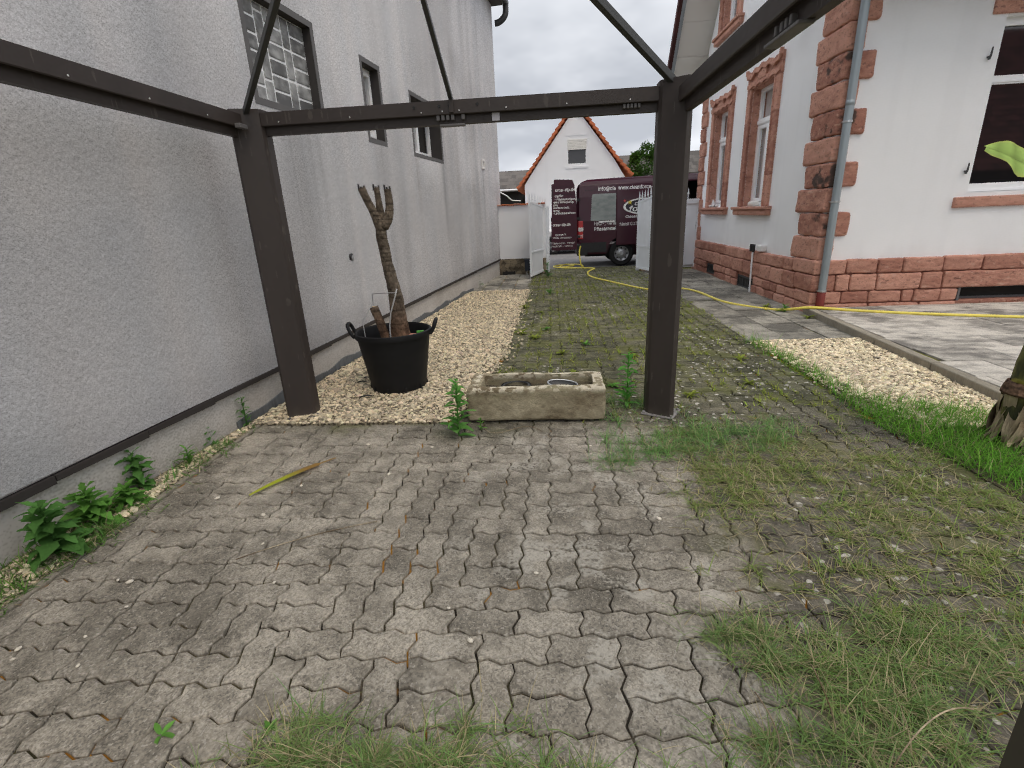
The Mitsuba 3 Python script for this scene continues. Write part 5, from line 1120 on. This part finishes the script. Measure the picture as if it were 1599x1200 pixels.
weed('seedling', 'single small green seedling on the near left pavers', -1.33, 1.13, 0.02, 4, 0.05, 0.017, 'ovate', GRN, el=(0.2, 0.6), cat_='seedling')
weed('seedling', 'tiny seedling just left of the nearest grass tuft', -0.97, 1.17, 0.02, 6, 0.035, 0.012, 'ovate', GRN, el=(0.2, 0.8), cat_='seedling')
weed('seedling', 'small plant growing from the trough foot right of the tall weed', -0.58, 3.62, 0.10, 8, 0.05, 0.02, 'ovate', GRN, el=(0.2, 0.8), cat_='seedling')
weed('weed', 'weed at the foot of the left gate leaf', -0.12, 13.3, 0.35, 26, 0.17, 0.07, 'lobed', GRN2, parts=False)
weed('weed', 'small weed by the grey wall foot near the boundary wall', -1.75, 11.9, 0.30, 16, 0.16, 0.07, 'lobed', GRN2, parts=False)
for q, (x, y, s) in enumerate([(1.13, 5.0, 0.16), (1.2, 4.3, 0.12), (2.0, 5.4, 0.12), (0.55, 4.6, 0.1), (1.8, 4.6, 0.1), (0.1, 5.8, 0.12), (0.4, 6.2, 0.1), (-0.25, 6.6, 0.14), (-0.45, 6.9, 0.16), (-0.1, 7.1, 0.12), (-0.2, 8.4, 0.12), (0.9, 5.6, 0.12), (-0.05, 10.4, 0.2), (0.2, 5.0, 0.1), (-0.5, 8.9, 0.14), (3.5, 7.9, 0.2), (3.62, 7.4, 0.15), (3.4, 8.3, 0.14)]):
    weed('joint_weed', 'small green weed growing from a paver joint of the driveway', x, y, s * 0.5, 14, s * 0.7, s * 0.28, 'lobed', YGR if q % 3 else GRN, parts=False, cat_='weed', group='small weeds in the driveway joints')

# tree behind the van
TE = thing('tree', 'dense green garden tree rising behind the van roof', 'tree')
obj('trunk', limb([(4.25, 25.3, 0), (4.3, 25.3, 1.4), (4.25, 25.3, 2.6)], [0.16, 0.12, 0.08], 10, 0.02, 5, 3), 'mat_bark', True, TE)
for q in range(6): obj('limb', tube(smooth_path([(4.27, 25.3, 1.3 + 0.2 * q), (4.27 + 0.4 * math.cos(q * 1.9), 25.3 + 0.4 * math.sin(q * 1.9), 2.0 + 0.25 * q), (4.27 + 0.75 * math.cos(q * 1.9), 25.3 + 0.7 * math.sin(q * 1.9), 2.4 + 0.25 * q)], 4), 0.03, 6), 'mat_bark', True, TE)
N = 5200; lobes = np.array([(4.2, 25.3, 3.55, 0.62), (3.75, 25.2, 3.2, 0.5), (4.75, 25.3, 3.3, 0.6), (4.35, 25.3, 4.0, 0.38), (4.0, 25.3, 2.7, 0.6), (4.8, 25.4, 2.6, 0.7), (4.75, 25.3, 3.85, 0.3), (3.85, 25.3, 3.75, 0.25)])
pk = RNG.integers(0, len(lobes), N); dd = RNG.normal(size=(N, 3)); dd /= np.linalg.norm(dd, axis=1, keepdims=True)
ctr = lobes[pk, :3] + dd * (lobes[pk, 3] * RNG.uniform(0.35, 1.05, N) ** 0.6)[:, None] * (0.7 + 0.6 * meshkit.noise(dd * 3 + pk[:, None] * 5.0))[:, None]
def leaf_cloud(ctr, size, col, asp=0.5):
    n = len(ctr); a = RNG.normal(size=(n, 3)); a[:, 2] -= 0.3; a /= np.linalg.norm(a, axis=1, keepdims=True); b = np.cross(a, RNG.normal(size=(n, 3))); b /= np.linalg.norm(b, axis=1, keepdims=True)
    s = size * RNG.uniform(0.6, 1.3, (n, 1)); V = np.stack([ctr - a * s, ctr + b * s * asp, ctr + a * s, ctr - b * s * asp], 1).reshape(-1, 3); i = 4 * np.arange(n)[:, None]
    F = np.vstack([i + [0, 1, 2], i + [0, 2, 3]]); C_ = np.clip(np.array(col) * RNG.uniform(0.6, 1.5, (n, 1)) * (1 + RNG.normal(0, 0.08, (n, 3))), 0.004, 0.8)
    return trimesh.Trimesh(V, F, process=False), np.repeat(C_, 4, 0)
m, c_ = leaf_cloud(ctr, 0.055, (0.05, 0.115, 0.022)); obj('crown', m, 'mat_foliage', False, TE, color=c_)

# banana plant
BP = thing('banana_plant', 'banana plant with dry shaggy base and one big pale green leaf', 'plant')
bb = np.array([3.02, 3.27, 0.0])
stem_c = smooth_path([bb + [0.02, 0, 0.0], bb + [0.0, 0, 0.35], bb + [0.02, 0, 0.75], bb + [0.06, 0, 1.2], bb + [0.12, 0, 1.75]], 7)
obj('stem', tube(stem_c, np.interp(np.linspace(0, 1, len(stem_c)), [0, 0.2, 0.5, 1], [0.12, 0.105, 0.090, 0.065]), 20), 'mat_stem', True, BP)
obj('sheath', limb([bb + [0.005, 0, 0.42], bb + [0.018, 0, 0.7], bb + [0.04, 0, 1.0]], [0.106, 0.098, 0.088], 18, 0.010, 6, 9), 'mat_stem', True, BP)
obj('dark_sheath', limb([bb + [0.018, 0, 0.71], bb + [0.024, 0, 0.80]], [0.104, 0.098], 18, 0.012, 6, 12), 'mat_blackpipe', True, BP)
obj('collar', limb([bb + [0.0, 0, 0.36], bb + [0.003, 0, 0.44]], [0.135, 0.112], 18, 0.014, 5, 14), 'mat_bark', True, BP)
for q in range(44):
    th = rnd.uniform(0, 6.28); z0 = rnd.uniform(0.12, 0.42); r0 = 0.155 - 0.06 * z0; e = np.array([math.cos(th), math.sin(th), 0]); t = np.array([-e[1], e[0], 0]); wv = rnd.uniform(-0.14, 0.14); wd = rnd.uniform(0.012, 0.06); Ls = z0 * rnd.uniform(0.7, 1.15)
    P = []
    for i in range(7):
        f = i / 6; p = bb + e * (r0 - 0.03 + 0.02 * f ** 1.4 + 0.018 * math.sin(5 * f + q)) + t * wv * f + np.array([0, 0, max(z0 - Ls * f, 0.012)]); w_ = wd * (1 - 0.75 * f ** 2)
        P += [p - t * w_ + e * 0.004, p + e * 0.012 * (1 if q % 2 else -0.4), p + t * w_ + e * 0.004]
    F = []
    for i in range(6):
        for j in range(2): a = 3 * i + j; F += [[a, a + 3, a + 4], [a, a + 4, a + 1]]
    obj('dry_leaf', trimesh.Trimesh(P, F, process=False), 'mat_dryleaf', True, BP)
def big_leaf(base, mid, tip, W, seed, col, roll=0.0):
    c = smooth_path([base, mid, tip], 14); n = len(c); u = np.linspace(0, 1, n); w = W * np.sin(np.pi * np.clip(u * 0.9 + 0.09, 0, 1)) ** 0.6 * (1 + 0.10 * np.sin(u * 23 + seed) + 0.06 * np.sin(u * 41))
    tn = np.gradient(c, axis=0); tn /= np.linalg.norm(tn, axis=1, keepdims=True); sd = np.cross(tn, [0, 0, 1.0]); sd /= np.linalg.norm(sd, axis=1, keepdims=True); up = np.cross(sd, tn); sd, up = sd * math.cos(roll) + up * math.sin(roll), up * math.cos(roll) - sd * math.sin(roll)
    vs = np.linspace(-1, 1, 9); P = c[:, None] + sd[:, None] * (w[:, None, None] * vs[None, :, None]) + up[:, None] * ((0.30 * np.abs(vs)[None] - 0.25 * vs[None] ** 2) * w[:, None] + 0.012 * np.sin(u * 30)[:, None] * np.abs(vs)[None])[..., None]
    F = []
    for i in range(n - 1):
        for j in range(8): a = i * 9 + j; F += [[a, a + 9, a + 10], [a, a + 10, a + 1]]
    C_ = np.array(col)[None, None] * (1 + 0.18 * np.sin(u * 120 + 0)[:, None, None]) * (1 - 0.30 * (np.abs(vs) < 0.06))[None, :, None] * np.array([1, 1, 1.0]) 
    ed = (np.abs(vs) > 0.9)[None, :, None]; C_ = np.where(np.broadcast_to(ed, C_.shape), C_ * np.array([1.25, 1.0, 1.0]), C_)
    return trimesh.Trimesh(P.reshape(-1, 3), np.array(F), process=False), np.clip(C_.reshape(-1, 3), 0, 0.9)
m, c_ = big_leaf(bb + [0.06, -0.02, 1.36], bb + [-0.22, -0.05, 1.62], bb + [-0.66, -0.08, 1.83], 0.145, 1, (0.36, 0.52, 0.15), 0.95); lk = obj('leaf', m, 'mat_foliage', True, BP, color=c_); labels[lk] = {'label': 'big pale green leaf reaching in front of the window'}
obj('midrib', tube(smooth_path([bb + [0.06, 0, 1.2], bb + [0.06, -0.02, 1.352], bb + [-0.22, -0.05, 1.61], bb + [-0.60, -0.08, 1.80]], 6), np.linspace(0.022, 0.004, 19), 6), 'mat_stem', True, lk)
for q, (dx, dy, dz) in enumerate(((0.7, 0.3, 0.7), (0.3, -0.7, 0.9), (0.5, 0.8, 0.6))):
    m, c_ = big_leaf(bb + [0.1, 0, 1.7], bb + [0.1 + dx * 0.5, dy * 0.5, 1.7 + dz], bb + [0.1 + dx * 1.6, dy * 1.6, 1.7 + dz * 0.8], 0.22, 5 + q, (0.12, 0.26, 0.04)); obj('leaf', m, 'mat_foliage', True, BP, color=c_)

# ------------------------------------------------------------------ hose, fallen leaf, grass stalks
HS = thing('garden_hose', 'yellow garden hose running from the van across the driveway onto the terrace', 'hose')
hp = [(0.84, 15.25, 0.62), (0.80, 15.22, 0.35), (0.86, 15.22, 0.06), (0.93, 15.62, 0.016), (0.761, 16.2, 0.012), (0.409, 16.25, 0.012), (0.12, 16.02, 0.012), (0.05, 15.771, 0.012), (0.226, 15.45, 0.012), (0.58, 15.60, 0.03), (0.652, 15.75, 0.034), (0.477, 16.08, 0.034), (0.276, 15.75, 0.03), (0.30, 15.34, 0.012), (0.817, 15.13, 0.012), (1.192, 14.894, 0.012), (1.088, 14.474, 0.012), (0.962, 13.993, 0.012), (0.937, 13.316, 0.012), (1.057, 12.658, 0.012), (1.408, 11.783, 0.012), (1.971, 10.55, 0.012), (2.259, 10.45, 0.012), (2.569, 10.55, 0.012), (2.81, 9.977, 0.012), (2.90, 8.98, 0.012), (3.144, 8.379, 0.014), (3.44, 8.02, 0.02), (3.60, 7.72, 0.085), (3.72, 7.62, 0.114), (4.13, 7.42, 0.105), (4.93, 7.0, 0.104), (5.87, 6.64, 0.104), (6.6, 6.35, 0.104), (7.6, 6.0, 0.104)]
obj('tube', tube(smooth_path(hp, 9), 0.021, 8), 'mat_hose', True, HS)
k = thing('fallen_leaf', 'long narrow yellow and brown leaf lying on the left pavers', 'leaf')
c = smooth_path([(-1.90, 2.62, 0.010), (-1.78, 2.80, 0.022), (-1.66, 2.98, 0.018), (-1.55, 3.12, 0.012)], 8); u = np.linspace(0, 1, len(c)); w = 0.019 * np.sin(np.pi * np.clip(u * 0.85 + 0.02, 0, 1)) ** 0.7 * (u < 0.78) + 0.004
V = np.vstack([np.column_stack([c[:, 0] - 0.8 * w, c[:, 1] + 0.6 * w, c[:, 2] + 0.006]), c, np.column_stack([c[:, 0] + 0.8 * w, c[:, 1] - 0.6 * w, c[:, 2] + 0.004])]); n = len(c); F = []
for i in range(n - 1):
    for j in (0, n): F += [[j + i, j + i + 1, j + n + i + 1], [j + i, j + n + i + 1, j + n + i]]
col = np.array([[0.42, 0.46, 0.05]]) * (1 - np.clip((u - 0.35) / 0.25, 0, 1))[:, None] + np.array([[0.33, 0.20, 0.07]]) * np.clip((u - 0.35) / 0.25, 0, 1)[:, None]
obj('blade', trimesh.Trimesh(V, F, process=False), 'mat_foliage', True, k, color=np.vstack([col] * 3))
for q, (pts, lab) in enumerate(([[(0.855, 1.20, 0.0), (0.84, 1.22, 0.09), (0.80, 1.30, 0.20)], 'straight pale dry grass stalk at the bottom right'], [[(0.62, 1.10, 0.0), (0.64, 1.12, 0.10), (0.60, 1.22, 0.17)], 'slanting pale grass stalk left of the straight one'], [[(0.93, 1.08, 0.0), (1.00, 1.12, 0.12), (1.12, 1.18, 0.16), (1.22, 1.2, 0.15)], 'arched pale grass stalk at the bottom right corner'], [[(-1.62, 2.02, 0.006), (-1.35, 2.2, 0.008), (-1.0, 2.36, 0.006)], 'long straw lying on the left pavers'], [[(-0.55, 3.62, 0.006), (-0.40, 3.50, 0.03), (-0.25, 3.62, 0.02), (-0.1, 3.55, 0.01)], 'dry root twig before the stone trough'])):
    k = obj('dry_stalk', tube(smooth_path(pts, 8), 0.0022, 5), 'mat_dryleaf', True); tag(k, lab, 'stalk')

# ------------------------------------------------------------------ grass
def grass(key, label, roots, length, width, col, dry=0.25, spread=0.8, kind='stuff', lying=0.0):
    n = len(roots); S = 4
    L = length * RNG.lognormal(0, 0.35, n); az = RNG.uniform(0, 2 * np.pi, n); el = np.clip(RNG.normal(1.15 - 0.75 * lying, 0.30, n) - spread * RNG.random(n) * 0.55, 0.12, 1.5); bend = RNG.uniform(0.3, 1.7, n)
    W = width * RNG.uniform(0.6, 1.3, n); t = np.linspace(0, 1, S)
    ang = el[:, None] - bend[:, None] * t[None] * 1.0
    ds = L[:, None] / (S - 1); xr = np.concatenate([np.zeros((n, 1)), np.cumsum(np.cos(ang[:, :-1]) * ds, 1)], 1); zz = np.concatenate([np.zeros((n, 1)), np.cumsum(np.sin(ang[:, :-1]) * ds, 1)], 1)
    zz = np.maximum(zz, 0.004 + 0.002 * RNG.random((n, 1)))
    d = np.stack([np.cos(az), np.sin(az)], -1); s = np.stack([-np.sin(az), np.cos(az)], -1)
    cx = roots[:, None, :2] + xr[..., None] * d[:, None]; w = W[:, None] * (1 - t[None] ** 1.6) * 0.5 + 0.0002
    A_ = np.concatenate([cx - s[:, None] * w[..., None], (roots[:, None, 2:] + zz[..., None])], -1); B_ = np.concatenate([cx + s[:, None] * w[..., None], (roots[:, None, 2:] + zz[..., None])], -1)
    V = np.stack([A_, B_], 2).reshape(-1, 3); F = []
    for i in range(S - 1): F += [[2 * i, 2 * i + 1, 2 * i + 3], [2 * i, 2 * i + 3, 2 * i + 2]]
    F = (np.array(F)[None] + 2 * S * np.arange(n)[:, None, None]).reshape(-1, 3)
    C_ = np.array(col) * RNG.uniform(0.65, 1.4, (n, 1)) * (1 + RNG.normal(0, 0.07, (n, 3))); isd = RNG.random(n) < dry; C_[isd] = np.array([0.55, 0.48, 0.30]) * RNG.uniform(0.5, 1.15, (isd.sum(), 1))
    k = obj(key, trimesh.Trimesh(V, F, process=False), 'mat_blade', False, color=np.repeat(np.clip(C_, 0.005, 0.9), 2 * S, 0)); tag(k, label, 'grass', kind); return k
def dens(n, x0, x1, y0, y1, f, z=0.0):
    P = np.column_stack([RNG.uniform(x0, x1, n), RNG.uniform(y0, y1, n)]); P = P[RNG.random(n) < f(P[:, 0], P[:, 1])]; return np.column_stack([P, np.full(len(P), z)])
def fb(x, y, s, seed, oct=4): return meshkit.fbm(np.column_stack([x * s, y * s, np.full(len(x), seed * 3.3)]), oct, seed)
def jd(x, y):    # nearness to a joint of the paver grid: grass roots in the joints
    fx = np.abs(((x - X0) / MM + 0.5) % 1 - 0.5); fy = np.abs(((y - Y0) / MM + 0.5) % 1 - 0.5); return np.where(np.minimum(fx, fy) < 0.17, 1.0, 0.12)
ss = lambda a, b, x: np.clip((x - a) / (b - a), 0, 1) ** 2 * (3 - 2 * np.clip((x - a) / (b - a), 0, 1))
# lush strip by the banana plant and along the right gravel
def lush(x, y):
    left = np.interp(y, [0.5, 1.5, 2.6, 3.2, 3.8, 4.6, 6.25], [2.75, 2.70, 2.58, 2.42, 2.32, 2.36, 2.30]) + 0.10 * (fb(x, y, 2.5, 4) - 0.5); right = np.interp(y, [0.5, 3.7, 4.2, 6.3], [3.25, 3.40, 2.62, 2.48])
    return ss(-0.05, 0.10, x - left) * ss(-0.02, 0.06, right - x) * ss(6.3, 6.1, y) * np.where(y > 3.85, 0.55, 1.0) * (0.4 + 0.9 * fb(x, y, 6, 8))
grass('grass', 'lush bright green grass strip beside the banana plant and the right gravel', dens(42000, 2.1, 3.4, 0.6, 6.3, lush), 0.115, 0.0048, (0.15, 0.34, 0.05), 0.06, 0.6)
def clumps(n_cl, per, x0, x1, y0, y1, f, r, snap=0.75):
    """Roots in distinct clumps, most of them drawn into the nearest paver joint."""
    C_ = np.column_stack([RNG.uniform(x0, x1, n_cl * 12), RNG.uniform(y0, y1, n_cl * 12)]); C_ = C_[RNG.random(len(C_)) < f(C_[:, 0], C_[:, 1])][:n_cl]
    k_ = RNG.poisson(per * RNG.lognormal(0, 0.5, len(C_))); R_ = np.repeat(r * RNG.lognormal(0, 0.45, len(C_)), k_)
    P = np.repeat(C_, k_, 0) + RNG.normal(0, 1, (k_.sum(), 2)) * R_[:, None]
    sx = RNG.random(len(P)) < snap * 0.5; sy = ~sx & (RNG.random(len(P)) < snap)
    gx = X0 + np.round((P[:, 0] - X0) / MM) * MM; gy = Y0 + np.round((P[:, 1] - Y0) / MM) * MM
    P[sx, 0] = (gx + RNG.normal(0, 0.010, len(P)))[sx]; P[sy, 1] = (gy + RNG.normal(0, 0.010, len(P)))[sy]
    return np.column_stack([P, np.zeros(len(P))])
gz_ = lambda x, y, cx, cy, rx, ry, s=1.0: s * np.exp(-((x - cx) / rx) ** 2 - ((y - cy) / ry) ** 2)
def mat(x, y):
    edge = ss(0.60, 0.85, x + 0.25 * (fb(x, y, 1.6, 3) - 0.5)) * ss(2.62, 2.45, x) * ss(3.95, 3.6, y)
    core = gz_(x, y, 1.0, 2.75, 0.36, 0.45) + gz_(x, y, 1.55, 2.95, 0.65, 0.40, 0.9) + gz_(x, y, 1.55, 1.95, 0.35, 0.20, 0.9) + gz_(x, y, 2.1, 2.5, 0.35, 0.7, 0.7) + gz_(x, y, 1.45, 2.3, 0.4, 0.25, 0.5) + gz_(x, y, 2.0, 1.7, 0.5, 0.4, 0.8)
    return edge * np.clip(0.10 + core, 0, 1)
grass('grass', 'patchy grass in clumps creeping over the joints of the right hand pavers', clumps(270, 34, 0.5, 2.7, 1.35, 3.95, mat, 0.034), 0.070, 0.0036, (0.22, 0.30, 0.085), 0.30, 1.0, lying=0.45)
grass('grass', 'thin dry blades lying scattered over the right hand pavers', clumps(330, 6, 0.5, 2.7, 1.25, 3.95, mat, 0.09, 0.3), 0.080, 0.0030, (0.34, 0.34, 0.15), 0.55, 1.0, lying=0.95)
def tuft(x, y):
    t = 0
    for cx, cy, rx, ry, s_ in ((-0.78, 1.09, 0.20, 0.075, 1.0), (-0.42, 1.03, 0.30, 0.07, 1.0), (-0.22, 1.13, 0.12, 0.05, 0.9), (-0.05, 1.04, 0.25, 0.06, 0.8), (0.33, 1.03, 0.16, 0.05, 1.0), (0.50, 1.15, 0.13, 0.06, 0.45), (0.75, 1.10, 0.22, 0.09, 1.0), (1.02, 1.18, 0.25, 0.13, 1.0), (1.10, 1.40, 0.24, 0.14, 1.0), (0.85, 1.55, 0.22, 0.10, 0.85), (1.42, 1.55, 0.24, 0.14, 0.9), (0.72, 1.62, 0.12, 0.08, 0.6), (1.25, 1.72, 0.3, 0.08, 0.6)):
        t = np.maximum(t, gz_(x, y, cx, cy, rx, ry, s_))
    return t
grass('grass', 'tufts of longer green grass in the paver joints along the bottom of the view', clumps(210, 40, -1.3, 1.75, 0.9, 1.9, tuft, 0.026), 0.088, 0.0033, (0.21, 0.31, 0.11), 0.30, 1.0, lying=0.35)
def postg(x, y):
    t = 0
    for cx, cy, rx, ry, s_ in ((0.85, 3.28, 0.25, 0.12, 1.0), (1.12, 3.35, 0.30, 0.12, 0.8), (0.45, 3.45, 0.16, 0.14, 0.5), (0.52, 3.15, 0.08, 0.12, 0.6), (0.62, 4.1, 0.12, 0.12, 0.6), (1.5, 3.55, 0.35, 0.12, 0.5), (1.05, 3.75, 0.12, 0.12, 0.4), (0.5, 3.85, 0.1, 0.1, 0.4)):
        t = np.maximum(t, gz_(x, y, cx, cy, rx, ry, s_))
    return t
grass('grass', 'grass tufts around the foot of the right pergola post', clumps(80, 42, 0.2, 2.0, 2.8, 4.4, postg, 0.040), 0.095, 0.0034, (0.18, 0.33, 0.11), 0.18, 0.9, lying=0.25)
grass('grass', 'sparse dry weeds growing out of the yellow gravel', clumps(34, 16, -1.7, -0.55, 4.0, 10.5, lambda x, y: 1.0 * (x > left_wall_x(y) + 0.1) * (x < gravel_edge(y)), 0.05, 0.0), 0.07, 0.004, (0.24, 0.24, 0.08), 0.5, 0.9, lying=0.4)
def left_strip(x, y): return ss(-0.02, 0.03, x - left_wall_x(y)) * (x < -2.5) * np.clip(1.3 - 0.30 * (y - 1.6), 0.15, 1)
grass('grass', 'low green growth in the gravel strip at the grey wall foot', clumps(110, 22, -2.95, -2.48, 1.5, 3.8, left_strip, 0.035, 0.0), 0.065, 0.006, (0.13, 0.25, 0.06), 0.12, 0.8, lying=0.3)
# moss and small grass in the far joints of the driveway
def farj(x, y):
    fx = np.abs(((x - X0) / MM + 0.5) % 1 - 0.5); fy = np.abs(((y - Y0) / MM + 0.5) % 1 - 0.5); jj = np.where((fx < 0.13), 1.0, np.where(fy < 0.13, 0.25, 0.02))
    return jj * (0.25 * ss(0.40, 0.60, fb(x, y, 1.7, 41)) + 0.9 * ss(0.52, 0.66, fb(x, y, 5.5, 43))) * ss(3.5, 4.2, y) * (x > gravel_edge(y)) * ss(14.5, 12, y)
grass('grass', 'short yellow green growth in the joints of the far driveway', dens(110000, -0.9, 2.4, 3.4, 14.5, farj), 0.045, 0.008, (0.30, 0.36, 0.07), 0.08, 1.0)
